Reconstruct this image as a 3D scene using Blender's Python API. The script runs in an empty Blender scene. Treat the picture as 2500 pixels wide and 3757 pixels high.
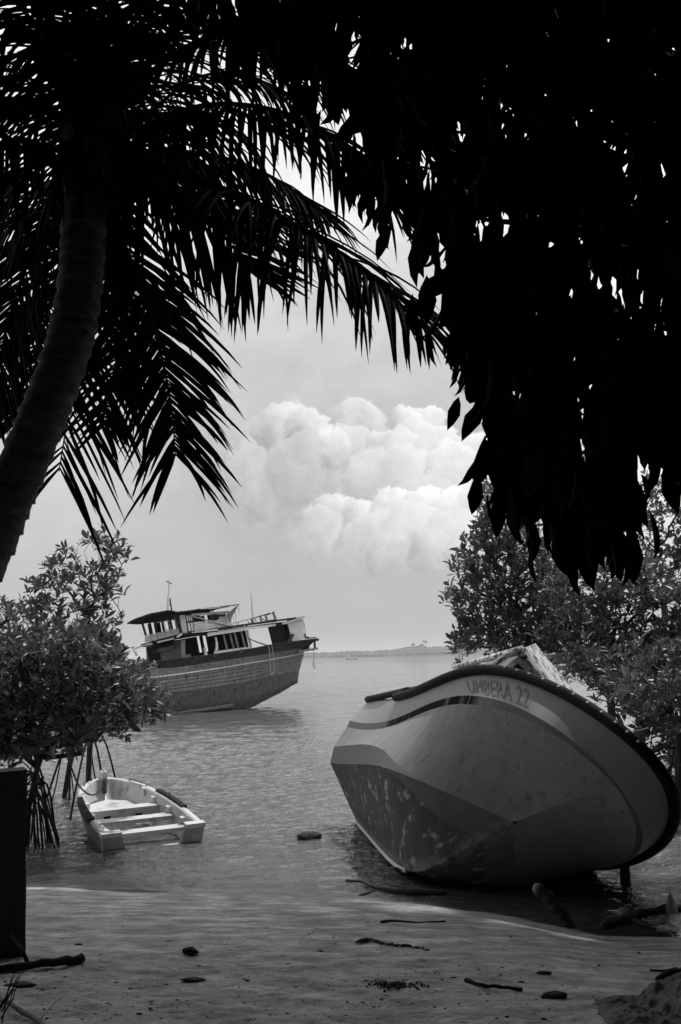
import bpy, bmesh, math, random
import numpy as np
from mathutils import Vector, Matrix
random.seed(7); rng = np.random.default_rng(7)
scene = bpy.context.scene
COL = scene.collection

# ---------------------------------------------------------------- camera
W_, H_ = 2500, 3757
FOC = 35 / 36 * H_
CAM = np.array([0, 0, 2.4]); PITCH = math.radians(8.25); ROLL = math.radians(1.3)
FW = np.array([0, math.cos(PITCH), math.sin(PITCH)])
_u = np.cross([1., 0, 0], FW)
RT = np.array([1., 0, 0]) * math.cos(ROLL) - _u * math.sin(ROLL)
UPV = np.array([1., 0, 0]) * math.sin(ROLL) + _u * math.cos(ROLL)
cd = bpy.data.cameras.new('camera'); cam = bpy.data.objects.new('camera', cd); COL.objects.link(cam)
cd.sensor_fit = 'VERTICAL'; cd.sensor_height = 36; cd.sensor_width = 24; cd.lens = 35
cd.clip_start = 0.05; cd.clip_end = 30000
mw = Matrix.Identity(4)
for i in range(3):
    mw[i][0] = RT[i]; mw[i][1] = UPV[i]; mw[i][2] = -FW[i]; mw[i][3] = CAM[i]
cam.matrix_world = mw
scene.camera = cam

def ray(px, py):                       # photograph pixel -> direction (used to measure where things stand)
    return FW + RT * ((px - W_ / 2) / FOC) - UPV * ((py - H_ / 2) / FOC)
def at_y(px, py, Y):
    d = ray(px, py); return CAM + d * (Y / d[1])
def at_z(px, py, z=0.):
    d = ray(px, py); return CAM + d * ((z - CAM[2]) / d[2])
K = 2500 / 1568
def dy(x, y, Y): return at_y(x * K, y * K, Y)
def dz(x, y, z=0.): return at_z(x * K, y * K, z)

# ---------------------------------------------------------------- light
SUN_DIR = Vector((0.24, 0.20, 1.0)).normalized()
SUN_EL = math.asin(SUN_DIR.z); SUN_AZ = math.atan2(SUN_DIR.x, SUN_DIR.y)
sl = bpy.data.lights.new('sun', 'SUN'); sl.energy = 2.5; sl.angle = math.radians(1.5)
so = bpy.data.objects.new('sun', sl); COL.objects.link(so)
so.rotation_euler = SUN_DIR.to_track_quat('Z', 'Y').to_euler(); so.location = (4, -6, 30)
scene.view_settings.view_transform = 'Standard'; scene.view_settings.look = 'None'
scene.view_settings.exposure = 0; scene.view_settings.gamma = 1; scene.view_settings.use_curve_mapping = False

wd = bpy.data.worlds.new('World'); scene.world = wd; wd.use_nodes = True
NT = wd.node_tree; NT.nodes.clear()
def N(t, **kw):
    n = NT.nodes.new(t)
    for k, v in kw.items(): setattr(n, k, v)
    return n
def put(sock, v):
    if isinstance(v, bpy.types.NodeSocket): NT.links.new(v, sock)
    elif sock.type == 'RGBA' and not hasattr(v, '__len__'): sock.default_value = (v, v, v, 1)
    else: sock.default_value = v
def M(op, a, b=0., c=0., clamp=False):
    n = N('ShaderNodeMath', operation=op, use_clamp=clamp)
    put(n.inputs[0], a); put(n.inputs[1], b); put(n.inputs[2], c); return n.outputs[0]
def VM(op, a, b=(0, 0, 0), c=(0, 0, 0)):
    n = N('ShaderNodeVectorMath', operation=op)
    put(n.inputs[0], a); put(n.inputs[1], b)
    if op == 'MULTIPLY_ADD': put(n.inputs[2], c)
    return n.outputs['Value'] if op in ('DOT_PRODUCT', 'LENGTH', 'DISTANCE') else n.outputs[0]
def SS(x, a, b, lo=0., hi=1.):
    n = N('ShaderNodeMapRange', interpolation_type='SMOOTHSTEP')
    put(n.inputs[0], x); n.inputs[1].default_value = a; n.inputs[2].default_value = b
    n.inputs[3].default_value = lo; n.inputs[4].default_value = hi; return n.outputs[0]
def MIX(a, b, t):                      # scalar mix
    n = N('ShaderNodeMix', data_type='FLOAT'); put(n.inputs[0], t); put(n.inputs[2], a); put(n.inputs[3], b); return n.outputs[0]
def NOISE(v, s, d=5, rough=.55):
    n = N('ShaderNodeTexNoise'); put(n.inputs['Vector'], v)
    n.inputs['Scale'].default_value = s; n.inputs['Detail'].default_value = d; n.inputs['Roughness'].default_value = rough
    return n
tc = N('ShaderNodeTexCoord')
sep = N('ShaderNodeSeparateXYZ'); NT.links.new(tc.outputs['Generated'], sep.inputs[0])
az = M('ARCTAN2', sep.outputs[0], sep.outputs[1]); el = M('ARCSINE', sep.outputs[2])
cb = N('ShaderNodeCombineXYZ'); put(cb.inputs[0], az); put(cb.inputs[1], el); q0 = cb.outputs[0]
n1 = NOISE(q0, 16, 5, .6); n2 = NOISE(q0, 60, 4, .6)
w1 = VM('MULTIPLY_ADD', n1.outputs['Color'], (.040, .040, 0), (-.020, -.020, 0))
w2 = VM('MULTIPLY_ADD', n2.outputs['Color'], (.022, .022, 0), (-.011, -.011, 0))
q = VM('ADD', VM('ADD', q0, w1), w2)
# thin veil: brighter higher up, where the sun stands behind it; streaked
streak = NOISE(VM('MULTIPLY', q0, (2.2, 9., 1)), 1.6, 6, .6).outputs[0]
cr = N('ShaderNodeValToRGB'); cr.color_ramp.interpolation = 'EASE'
put(cr.inputs[0], M('DIVIDE', M('MAXIMUM', el, 0.), 1.5708))
els = cr.color_ramp.elements
els[0].position = 0; els[0].color = (.46, .46, .46, 1)
els[1].position = 1; els[1].color = (.95, .95, .95, 1)
for p_, v_ in ((.06, .51), (.13, .57), (.20, .68), (.30, .98), (.45, 1.05)):
    e_ = els.new(p_); e_.color = (v_, v_, v_, 1)
rb = N('ShaderNodeRGBToBW'); NT.links.new(cr.outputs[0], rb.inputs[0])
veil = M('MULTIPLY', rb.outputs[0], M('MULTIPLY_ADD', streak, .46, .77))
veil = M('MULTIPLY_ADD', M('MULTIPLY', SS(az, .10, .34), SS(el, .015, .14)), .42, veil)      # bright cloud bank to the right
veil = M('MULTIPLY_ADD', M('MULTIPLY', SS(az, -.08, -.30), SS(el, .03, .12)), .10, veil)
# cumulus heads, back to front: (x, y, radius, base tone, top light)
PUFF = [(700,1170,110,.58,.06),(760,1240,90,.60,.06),(860,1180,110,.64,.06),(600,1150,70,.57,.05),(640,1075,130,.56,.10),(600,1090,85,.60,.08),(655,985,72,.66,.22),(700,985,48,.64,.22),(735,1010,45,.66,.22),
 (820,985,62,.66,.20),(800,1045,66,.66,.18),(700,1080,92,.58,.10),(770,1030,42,.74,.20),
 (985,965,46,.74,.24),(935,985,58,.72,.24),(960,1020,70,.70,.22),(885,1035,48,.76,.22),(930,1050,72,.74,.20),(1010,1040,60,.74,.22),
 (860,1110,78,.68,.16),(950,1110,95,.72,.16),(1095,1055,72,.80,.24),(1040,1075,60,.76,.22),(1140,1090,66,.80,.20),(1060,1130,90,.74,.16),(980,1160,80,.70,.12),
 (780,1200,62,.70,.20),(735,1225,52,.66,.14),(830,1190,46,.74,.22),(905,1175,62,.80,.24),(980,1165,54,.82,.24),(1045,1175,60,.82,.24),(1110,1180,70,.84,.18),
 (870,1240,80,.72,.14),(960,1235,92,.76,.14),(1060,1240,88,.78,.14),(900,1285,66,.60,.16),(990,1275,66,.62,.18),(1080,1275,62,.66,.16),(720,1255,48,.58,.08)]
cur = veil
det = M('MULTIPLY_ADD', n2.outputs[0], .26, -.13); det2 = M('MULTIPLY_ADD', n1.outputs[0], .30, -.15)
for (x_, y_, r_, b_, t_) in PUFF:
    d_ = ray(x_ * K, y_ * K); d_ /= np.linalg.norm(d_)
    a_, e_ = math.atan2(d_[0], d_[1]), math.asin(d_[2]); R_ = r_ / 2290.
    v = VM('MULTIPLY_ADD', q, (1 / R_, 1 / R_, 0), (-a_ / R_, -e_ / R_, 0))
    ln = VM('DOT_PRODUCT', v, v)
    sv = N('ShaderNodeSeparateXYZ'); put(sv.inputs[0], v)
    al = M('MULTIPLY', SS(ln, 1.07, .80), SS(sv.outputs[1], -.95, .0, .15 if y_ > 1225 else .75, 1.))
    lum = M('ADD', M('MULTIPLY_ADD', VM('DOT_PRODUCT', v, (.42, .75, 0)), t_ * 1.7, b_ * 1.0), det)
    cur = MIX(cur, lum, al)
cur = M('ADD', cur, M('MULTIPLY', det2, SS(el, .02, .2)))
cur = MIX(rb.outputs[0], cur, SS(el, .0, .05))
sky = N('ShaderNodeTexSky'); sky.sky_type = 'NISHITA'; sky.sun_disc = False
sky.sun_elevation = SUN_EL; sky.sun_rotation = SUN_AZ
sb = N('ShaderNodeRGBToBW'); NT.links.new(sky.outputs[0], sb.inputs[0])
tot = MIX(sb.outputs[0], M('MULTIPLY', cur, 10.), .92)
bg = N('ShaderNodeBackground'); put(bg.inputs[0], tot); bg.inputs[1].default_value = 0.1
ow = N('ShaderNodeOutputWorld'); NT.links.new(bg.outputs[0], ow.inputs[0])

# ---------------------------------------------------------------- materials (a black-and-white photograph: greys only)
def g(v): return (v, v, v, 1)
def material(name, v, amt=.25, scale=6., stretch=(1, 1, 1), rough=.7, spec=.3, bump=.15, bscale=None, stain=None, transl=0., island=0., coord='Object', detail=6, box=None, hook=None):
    """grey surface: tone v varied by fractal noise; stain = (tone, scale, threshold, stretch)"""
    global NT
    m = bpy.data.materials.new(name); m.use_nodes = True; NT = m.node_tree; NT.nodes.clear()
    tcx = N('ShaderNodeTexCoord'); v0 = tcx.outputs[coord]
    vs = VM('MULTIPLY', v0, stretch)
    na = NOISE(vs, scale, detail, .6).outputs[0]; nb = NOISE(vs, scale * 5.3, 4, .6).outputs[0]
    f = M('MULTIPLY_ADD', M('ADD', M('MULTIPLY', na, .65), M('MULTIPLY', nb, .35)), 2., -1.)
    tone = M('MULTIPLY', M('MULTIPLY_ADD', f, amt * 1.8, 1.), v)
    if island:
        gi = N('ShaderNodeNewGeometry'); tone = M('MULTIPLY', tone, M('MULTIPLY_ADD', gi.outputs['Random Per Island'], island, 1 - island / 2))
    if stain:
        st, ss_, th, sx = stain
        ns = NOISE(VM('MULTIPLY', v0, sx), ss_, 6, .62).outputs[0]
        mk = SS(ns, th - .05, th + .07)
        if box:                        # the marks keep to one stretch of the surface
            sp_ = N('ShaderNodeSeparateXYZ'); put(sp_.inputs[0], v0); (xa, xb), (ya, yb) = box
            for s_, lo, hi in ((sp_.outputs[0], xa, xb), (sp_.outputs[1], ya, yb)):
                mk = M('MULTIPLY', mk, M('MULTIPLY', SS(s_, lo - .1, lo + .25), SS(s_, hi + .1, hi - .15)))
        tone = MIX(tone, st, mk)
    if hook: tone = hook(tone, v0)
    tone = M('MAXIMUM', tone, .004)
    b = N('ShaderNodeBsdfPrincipled'); put(b.inputs['Base Color'], tone)
    b.inputs['Roughness'].default_value = rough; b.inputs['Specular IOR Level'].default_value = spec
    if bump:
        bn = N('ShaderNodeBump'); bn.inputs['Strength'].default_value = bump; bn.inputs['Distance'].default_value = .02
        put(bn.inputs['Height'], NOISE(vs, bscale or scale * 4, 5, .6).outputs[0]); NT.links.new(bn.outputs[0], b.inputs['Normal'])
    out = N('ShaderNodeOutputMaterial'); sh = b.outputs[0]
    if transl:
        tr = N('ShaderNodeBsdfTranslucent'); put(tr.inputs[0], tone)
        mx = N('ShaderNodeMixShader'); mx.inputs[0].default_value = transl
        NT.links.new(sh, mx.inputs[1]); NT.links.new(tr.outputs[0], mx.inputs[2]); sh = mx.outputs[0]
    NT.links.new(sh, out.inputs[0]); return m

MT = {}
MT['leaf'] = material('mangrove_leaf', .11, .3, 9, rough=.34, spec=.5, bump=0, transl=.28, island=.9)
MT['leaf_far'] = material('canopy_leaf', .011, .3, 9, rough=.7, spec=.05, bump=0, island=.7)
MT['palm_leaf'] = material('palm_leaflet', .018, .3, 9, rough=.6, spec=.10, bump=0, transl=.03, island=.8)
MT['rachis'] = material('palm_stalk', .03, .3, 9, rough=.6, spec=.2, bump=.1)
MT['palm_bark'] = material('palm_bark', .15, .9, 5, (1, 1, 2.2), rough=.85, spec=.15, bump=.8, stain=(.22, 3.2, .60, (1, 1, 2)))
MT['bark'] = material('mangrove_bark', .055, .4, 8, (3, 3, 1), rough=.8, spec=.2, bump=.5)
MT['root'] = material('mangrove_root', .022, .4, 8, rough=.7, spec=.3, bump=.5)
MT['dark_bark'] = material('blackish_bark', .025, .4, 6, rough=.85, spec=.15, bump=.5)  # near-black tone for limbs, husks and fallen wood
MT['rock'] = material('rock', .085, .6, 3.5, (1, 1, 1), rough=.8, spec=.25, bump=1., bscale=9, stain=(.12, 5, .60, (1, 1, 2)))
MT['wet_rock'] = material('wet_rock', .015, .4, 6, rough=.5, spec=.25, bump=.6)
MT['husk'] = material('dry_husk', .07, .5, 9, rough=.85, spec=.15, bump=.8)
MT['drift'] = material('driftwood', .07, .5, 8, (6, 6, 1), rough=.8, spec=.2, bump=.7)
MT['pale_drift'] = material('pale_driftwood', .22, .4, 9, rough=.8, spec=.2, bump=.5)
MT['shell'] = material('pale_stone', .34, .35, 14, rough=.7, spec=.3, bump=.6)
MT['post'] = material('old_timber', .07, .45, 5, (8, 8, .8), rough=.8, spec=.2, bump=.8)
MT['hill'] = material('far_forest', .105, .35, .03, (1, 1, 3), rough=1., spec=0., bump=0)
MT['rope'] = material('rope', .25, .4, 60, rough=.9, spec=.1, bump=.5)
MT['dark_rope'] = material('dark_rope', .10, .4, 60, rough=.9, spec=.1, bump=.5)
# speedboat
MT['hull_top'] = material('faded_gelcoat', .27, .30, 3.2, (2.4, 2.4, .30), rough=.5, spec=.2, bump=.04, stain=(.15, 5.0, .635, (2.2, 2.2, .25)))
MT['hull_band'] = material('pale_gelcoat', .36, .16, 4., (3, 3, .5), rough=.45, spec=.25, bump=.02)
def paint_edge(tone, v):               # bottom paint stops at a line that climbs to the stem; pale worn edge along the keel
    sp_ = N('ShaderNodeSeparateXYZ'); put(sp_.inputs[0], v); x_ = sp_.outputs[0]; y_ = M('ABSOLUTE', sp_.outputs[1])
    xb = M('SUBTRACT', 4.76, M('ADD', M('MULTIPLY', y_, .62), M('ADD', M('MULTIPLY', M('POWER', y_, 2.), .5), M('MULTIPLY', M('POWER', y_, 8.), .45))))
    wob = M('MULTIPLY_ADD', NOISE(v, 9, 4, .6).outputs[0], .06, -.03)
    tone = MIX(tone, M('MULTIPLY_ADD', NOISE(v, 5, 5, .6).outputs[0], .08, .11), SS(M('ADD', M('SUBTRACT', x_, xb), wob), -.012, .012))
    rub = M('MULTIPLY', SS(y_, .13, .03), SS(NOISE(v, 7, 5, .65).outputs[0], .36, .56))
    return MIX(tone, .26, M('MULTIPLY', rub, .8))
MT['hull_bot'] = material('worn_bottom_paint', .10, .45, 2.2, (2.2, 2.2, .5), rough=.7, spec=.12, bump=.15, stain=(.42, 3.0, .60, (1.7, 2, .5)), hook=paint_edge)
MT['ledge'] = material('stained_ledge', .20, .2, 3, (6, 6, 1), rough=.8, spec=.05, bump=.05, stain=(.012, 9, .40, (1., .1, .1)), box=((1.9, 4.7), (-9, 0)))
MT['chine'] = material('grey_chine', .18, .2, 4, (2, 2, .5), rough=.55, spec=.2, bump=.03)
MT['rubber'] = material('black_rubber', .012, .4, 10, rough=.6, spec=.12, bump=.15)
MT['bolt'] = material('pale_bolt', .75, .1, 10, rough=.4, spec=.5, bump=0)
MT['white_stain'] = material('mildewed_white', .80, .10, 6, rough=.45, spec=.4, bump=.05, stain=(.07, 8, .52, (1.3, 1.2, 1)))
MT['deck'] = material('weathered_deck', .42, .30, 5, rough=.55, spec=.35, bump=.08, stain=(.14, 6, .60, (1, 1, 1)))
MT['letter'] = material('faded_lettering', .26, .4, 16, rough=.6, spec=.2, bump=0)
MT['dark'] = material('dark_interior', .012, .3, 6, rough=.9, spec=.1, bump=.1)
# dinghy
MT['white'] = material('white_fibreglass', .72, .10, 5, rough=.38, spec=.45, bump=.03, stain=(.40, 5, .60, (1, 1, .5)))
MT['dinghy_out'] = material('scuffed_outside', .20, .45, 6, (2, 2, .8), rough=.55, spec=.35, bump=.1, stain=(.06, 5, .60, (1.5, 1.5, .6)))
MT['steel'] = material('tarnished_steel', .14, .5, 20, rough=.4, spec=.6, bump=.1)
MT['transom'] = material('shaded_stained_transom', .42, .25, 5, rough=.45, spec=.4, bump=.05, stain=(.12, 6, .60, (1, 1, .4)))  # tone lowered to put the stern's shade into the colour, plus stains
# wreck
MT['dark_plank'] = material('tarred_plank', .022, .55, 3.5, (1.2, 3, 3), rough=.85, spec=.04, bump=.6, stain=(.22, 7, .66, (.7, 1.5, 1.5)))
MT['grey_plank'] = material('weathered_plank', .15, .6, 3.0, (1.6, 1.6, .8), rough=.9, spec=.04, bump=.6, stain=(.04, 6, .61, (1.6, 1.6, .30)), island=.35)
MT['low_hull'] = material('fouled_hull', .095, .55, 4, (1.6, 1.6, .8), rough=.95, spec=.04, bump=.8, stain=(.04, 5, .585, (1.6, 1.6, .35)))
MT['barnacle'] = material('barnacles', .10, .9, 10, rough=1., spec=.1, bump=1.0, bscale=40, stain=(.30, 26, .60, (1, 1, 1)))
MT['house_plank'] = material('painted_house_plank', .48, .30, 4, (1, 1, 1), rough=.85, spec=.04, bump=.3, stain=(.13, 4.5, .64, (1.4, 1.4, .8)))
MT['house_front'] = material('grey_house_plank', .17, .35, 4, rough=.85, spec=.04, bump=.3, stain=(.07, 4.5, .62, (1.4, 1.4, .8)))
MT['white_wood'] = material('peeling_white_wood', .55, .35, 6, (1, 1, 1), rough=.8, spec=.2, bump=.3, stain=(.15, 7, .60, (1, 1, 1)))
MT['dark_wood'] = material('rotten_dark_wood', .03, .6, 5, rough=.9, spec=.04, bump=.6, stain=(.16, 8, .66, (1, 1, 1)))
MT['sign'] = material('sign_board', .30, .35, 8, rough=.8, spec=.15, bump=.1)
MT['ink'] = material('sign_lettering', .02, .2, 8, rough=.8, spec=.1, bump=0)

# ---------------------------------------------------------------- helpers
def tag(o, label=None, cat=None, group=None, kind=None):
    if label: o['label'] = label
    if cat: o['category'] = cat
    if group: o['group'] = group
    if kind: o['kind'] = kind
    return o
def thing(name, label, cat, loc=(0, 0, 0), group=None, matrix=None):
    o = bpy.data.objects.new(name, None); COL.objects.link(o); o.empty_display_size = .1
    if matrix is not None: o.matrix_world = matrix
    else: o.location = loc
    return tag(o, label, cat, group)
def link(name, me, parent=None):
    o = bpy.data.objects.new(name, me); COL.objects.link(o)
    if parent is not None: o.parent = parent
    return o
def newmesh(name, verts, faces, mat, smooth=False):
    me = bpy.data.meshes.new(name)
    me.from_pydata([tuple(map(float, v)) for v in verts], [], [tuple(int(i) for i in f) for f in faces])
    if mat: me.materials.append(MT[mat])
    if smooth: me.polygons.foreach_set('use_smooth', [True] * len(me.polygons))
    me.update(); return me
class MB:
    def __init__(s): s.v = []; s.f = []
    def add(s, verts, faces):
        b = len(s.v); s.v += [tuple(map(float, v)) for v in verts]; s.f += [tuple(b + i for i in f) for f in faces]; return s
    def hexa(s, c):                    # 8 corners: bottom 4 then top 4
        return s.add(c, [(3, 2, 1, 0), (4, 5, 6, 7), (0, 1, 5, 4), (1, 2, 6, 5), (2, 3, 7, 6), (3, 0, 4, 7)])
    def box(s, lo, hi):
        (a, b, c), (d, e, f) = lo, hi
        return s.hexa([(a, b, c), (d, b, c), (d, e, c), (a, e, c), (a, b, f), (d, b, f), (d, e, f), (a, e, f)])
    def bar(s, p, q, w, h, up=(0, 0, 1)):
        p = np.array(p, float); q = np.array(q, float); t = q - p; t /= np.linalg.norm(t) + 1e-9
        up = np.array(up, float); sd = np.cross(t, up)
        if np.linalg.norm(sd) < 1e-3: sd = np.cross(t, [1, 0, .1])
        sd /= np.linalg.norm(sd); u = np.cross(sd, t); a = sd * w / 2; b = u * h / 2
        return s.hexa([p - a - b, p + a - b, q + a - b, q - a - b, p - a + b, p + a + b, q + a + b, q - a + b])
    def tube(s, pts, r, n=6, caps=True):
        pts = [np.array(p, float) for p in pts]; m = len(pts)
        if not hasattr(r, '__len__'): r = [r] * m
        vs = []; fs = []; sd = None
        for i, p in enumerate(pts):
            t = pts[min(i + 1, m - 1)] - pts[max(i - 1, 0)]; t /= np.linalg.norm(t) + 1e-9
            if sd is None:
                sd = np.cross(t, [0, 0, 1.]);
                if np.linalg.norm(sd) < .1: sd = np.cross(t, [1., 0, 0])
            sd = sd - t * (sd @ t); sd /= np.linalg.norm(sd) + 1e-9; b = np.cross(t, sd)
            for k in range(n):
                a = 2 * math.pi * k / n; vs.append(p + (sd * math.cos(a) + b * math.sin(a)) * r[i])
        for i in range(m - 1):
            for k in range(n):
                fs.append((i * n + k, i * n + (k + 1) % n, (i + 1) * n + (k + 1) % n, (i + 1) * n + k))
        if caps: fs.append(tuple(range(n - 1, -1, -1))); fs.append(tuple((m - 1) * n + k for k in range(n)))
        return s.add(vs, fs)
    def grid(s, rows):                 # rows: list of equal-length point lists
        n = len(rows[0]); vs = [p for r in rows for p in r]; fs = []
        for i in range(len(rows) - 1):
            for j in range(n - 1): fs.append((i * n + j, i * n + j + 1, (i + 1) * n + j + 1, (i + 1) * n + j))
        return s.add(vs, fs)
    def build(s, name, mat, parent=None, smooth=False):
        return link(name, newmesh(name, s.v, s.f, mat, smooth), parent)
def bez(C, n=60):
    C = np.asarray(C, float); t = np.linspace(0, 1, n)[:, None]; d = len(C) - 1
    return sum(math.comb(d, i) * t ** i * (1 - t) ** (d - i) * C[i] for i in range(d + 1))
def resample(pts, n):
    pts = np.asarray(pts, float); d = np.r_[0, np.cumsum(np.linalg.norm(np.diff(pts, axis=0), axis=1))]
    t = np.linspace(0, d[-1], n); return np.stack([np.interp(t, d, pts[:, k]) for k in range(pts.shape[1])], 1)
def smooth_path(pts, n):
    """Catmull-Rom through pts, n samples by arc length"""
    P = np.asarray(pts, float); P = np.vstack([2 * P[0] - P[1], P, 2 * P[-1] - P[-2]]); out = []
    for i in range(1, len(P) - 2):
        for t in np.linspace(0, 1, 12, endpoint=False):
            a, b, c, d = P[i - 1:i + 3]
            out.append(.5 * ((2 * b) + (c - a) * t + (2 * a - 5 * b + 4 * c - d) * t * t + (3 * b - a - 3 * c + d) * t ** 3))
    out.append(P[-2]); return resample(out, n)
def unit(v):
    v = np.asarray(v, float); return v / (np.linalg.norm(v, axis=-1, keepdims=True) + 1e-9)
def vnoise(x, y, seed=0):              # cheap smooth 2-D value noise
    def h(i, j):
        n = (i * 374761393 + j * 668265263 + seed * 1442695) & 0x7fffffff
        n = ((n ^ (n >> 13)) * 1274126177) & 0x7fffffff
        return (n & 0xffff) / 65535.
    xi = np.floor(x).astype(np.int64); yi = np.floor(y).astype(np.int64); fx = x - xi; fy = y - yi
    fx = fx * fx * (3 - 2 * fx); fy = fy * fy * (3 - 2 * fy)
    return (h(xi, yi) * (1 - fx) + h(xi + 1, yi) * fx) * (1 - fy) + (h(xi, yi + 1) * (1 - fx) + h(xi + 1, yi + 1) * fx) * fy
def fbm(x, y, o=4, seed=0):
    s = 0; a = .5
    for k in range(o): s = s + a * vnoise(x * 2 ** k, y * 2 ** k, seed + k); a *= .5
    return s
def in_poly(x, y, P):
    r = np.zeros(len(x), bool); n = len(P)
    for i in range(n):
        x1, y1 = P[i]; x2, y2 = P[(i + 1) % n]
        c = ((y1 > y) != (y2 > y)) & (x < (x2 - x1) * (y - y1) / (y2 - y1 + 1e-12) + x1); r ^= c
    return r
# ================================================================ SETTING
SHX = np.array([-40, -12, -6, -3.34, -1.64, -.09, .5, 1.31, 2.11, 2.83, 4, 7, 14, 40.])
SHY = np.array([16, 12.5, 11.6, 11.24, 10.77, 10.5, 10.25, 9.73, 8.95, 8.85, 8.9, 9.2, 10, 14.])
def shore_y(x): return np.interp(x, SHX, SHY)
def ground_z(x, y, fine=True):
    x = np.asarray(x, float); y = np.asarray(y, float)
    d = shore_y(x) + .25 * (fbm(x * 1.3 + 40, x * 0 + 3.3, 3, 5) - .45) - y
    up = .85 * (1 - np.exp(-np.maximum(d, 0) * .16)); dn = -.09 * np.maximum(-d, 0)
    z = up + np.maximum(dn, -3.5)
    if fine:
        z = z + .05 * (fbm(x * .9 + 9, y * .9 + 5, 3, 11) - .45) * np.clip(d * .6, 0, 1)
        near = np.clip((d - .8) / 3, 0, 1)
        z = z + near * (.030 * (fbm(x * 5, y * 6, 3, 21) - .45) + .026 * (fbm(x * 17, y * 22, 2, 31) - .45))
    return z
def gz(x, y): return float(ground_z(np.array([x]), np.array([y]))[0])
def on_sand(px, py):                   # where a pixel's ray meets the sand
    d = ray(px, py); lo, hi = 2.5, 14.
    for _ in range(40):
        m = (lo + hi) / 2; P = CAM + d * (m / d[1])
        if P[2] > gz(P[0], P[1]): lo = m
        else: hi = m
    return CAM + d * (lo / d[1])
def ds(x, y): return on_sand(x * K, y * K)

# ---- sand: one sheet, finer close to the camera
ys = np.concatenate([np.linspace(-60, -4, 15), np.linspace(-3, 3.8, 20), 4 + np.cumsum(np.r_[0, .018 + .0000 * np.arange(440)]), ])
ys = np.concatenate([ys[ys < 12.0], np.linspace(12.0, 16, 40), np.geomspace(16.5, 200, 24)])
xs = np.concatenate([-np.geomspace(4.2, 200, 26)[::-1], np.linspace(-4.1, 4.6, 420), np.geomspace(4.7, 200, 26)])
X, Y = np.meshgrid(xs, ys); Z = ground_z(X.ravel(), Y.ravel()).reshape(X.shape)
def grid_mesh(name, X, Y, Z, mat, smooth=True, extra=None):
    r, c = X.shape; V = np.stack([X, Y, Z], -1).reshape(-1, 3)
    i = (np.arange(r - 1)[:, None] * c + np.arange(c - 1)[None]).ravel()
    F = np.stack([i, i + 1, i + c + 1, i + c], 1)
    me = bpy.data.meshes.new(name); me.vertices.add(len(V)); me.vertices.foreach_set('co', V.ravel())
    me.loops.add(F.size); me.loops.foreach_set('vertex_index', F.ravel().astype(np.int32))
    me.polygons.add(len(F)); me.polygons.foreach_set('loop_start', np.arange(0, F.size, 4, dtype=np.int32))
    me.polygons.foreach_set('loop_total', np.full(len(F), 4, np.int32))
    me.polygons.foreach_set('use_smooth', np.full(len(F), smooth))
    me.materials.append(mat); me.update(calc_edges=True)
    if extra is not None:
        a = me.attributes.new('deep', 'FLOAT', 'POINT'); a.data.foreach_set('value', extra.ravel().astype(np.float32))
    return link(name, me)

def sand_material():
    global NT
    m = bpy.data.materials.new('damp_sand'); m.use_nodes = True; NT = m.node_tree; NT.nodes.clear()
    v = N('ShaderNodeTexCoord').outputs['Object']; sp = N('ShaderNodeSeparateXYZ'); put(sp.inputs[0], v)
    n_ = NOISE(VM('MULTIPLY', v, (.8, 2.2, 1)), 2.6, 8, .66).outputs[0]         # long damp streaks along the shore
    f_ = NOISE(v, 48, 6, .7).outputs[0]; m_ = NOISE(v, 5, 5, .6).outputs[0]
    tone = M('MULTIPLY_ADD', f_, .46, .20); tone = M('MULTIPLY', M('MULTIPLY_ADD', m_, .32, tone), M('MULTIPLY_ADD', SS(NOISE(VM('MULTIPLY', v, (1, 1.8, 1)), 3.2, 7, .7).outputs[0], .36, .62), .62, .72))
    streak = SS(n_, .50, .58)
    wet = SS(sp.outputs[2], .42, .06)                                          # damp towards the water
    pale = M('MULTIPLY', streak, MIX(.5, 1., wet))
    tone = M('MULTIPLY', tone, MIX(.70, 1.08, pale))
    grit = NOISE(v, 70, 3, .6).outputs[0]; tone = MIX(tone, .02, M('MULTIPLY', SS(grit, .66, .72), .8))
    litter = NOISE(VM('MULTIPLY', v, (1, 1.6, 1)), 12, 4, .7).outputs[0]
    tone = MIX(tone, .025, M('MULTIPLY', SS(litter, .63, .68), SS(sp.outputs[2], .30, .42)))
    b = N('ShaderNodeBsdfPrincipled'); put(b.inputs['Base Color'], tone)
    put(b.inputs['Roughness'], MIX(.85, .42, M('MULTIPLY', wet, streak))); b.inputs['Specular IOR Level'].default_value = .35
    bn = N('ShaderNodeBump'); bn.inputs['Strength'].default_value = 1.; bn.inputs['Distance'].default_value = .03
    put(bn.inputs['Height'], M('ADD', M('MULTIPLY', f_, .8), M('MULTIPLY', NOISE(v, 110, 3, .6).outputs[0], .25)))
    NT.links.new(bn.outputs[0], b.inputs['Normal'])
    o = N('ShaderNodeOutputMaterial'); NT.links.new(b.outputs[0], o.inputs[0]); return m
sand = grid_mesh('beach', X, Y, Z, sand_material()); tag(sand, 'damp grey sandy beach littered with debris under the trees', kind='structure')

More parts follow.
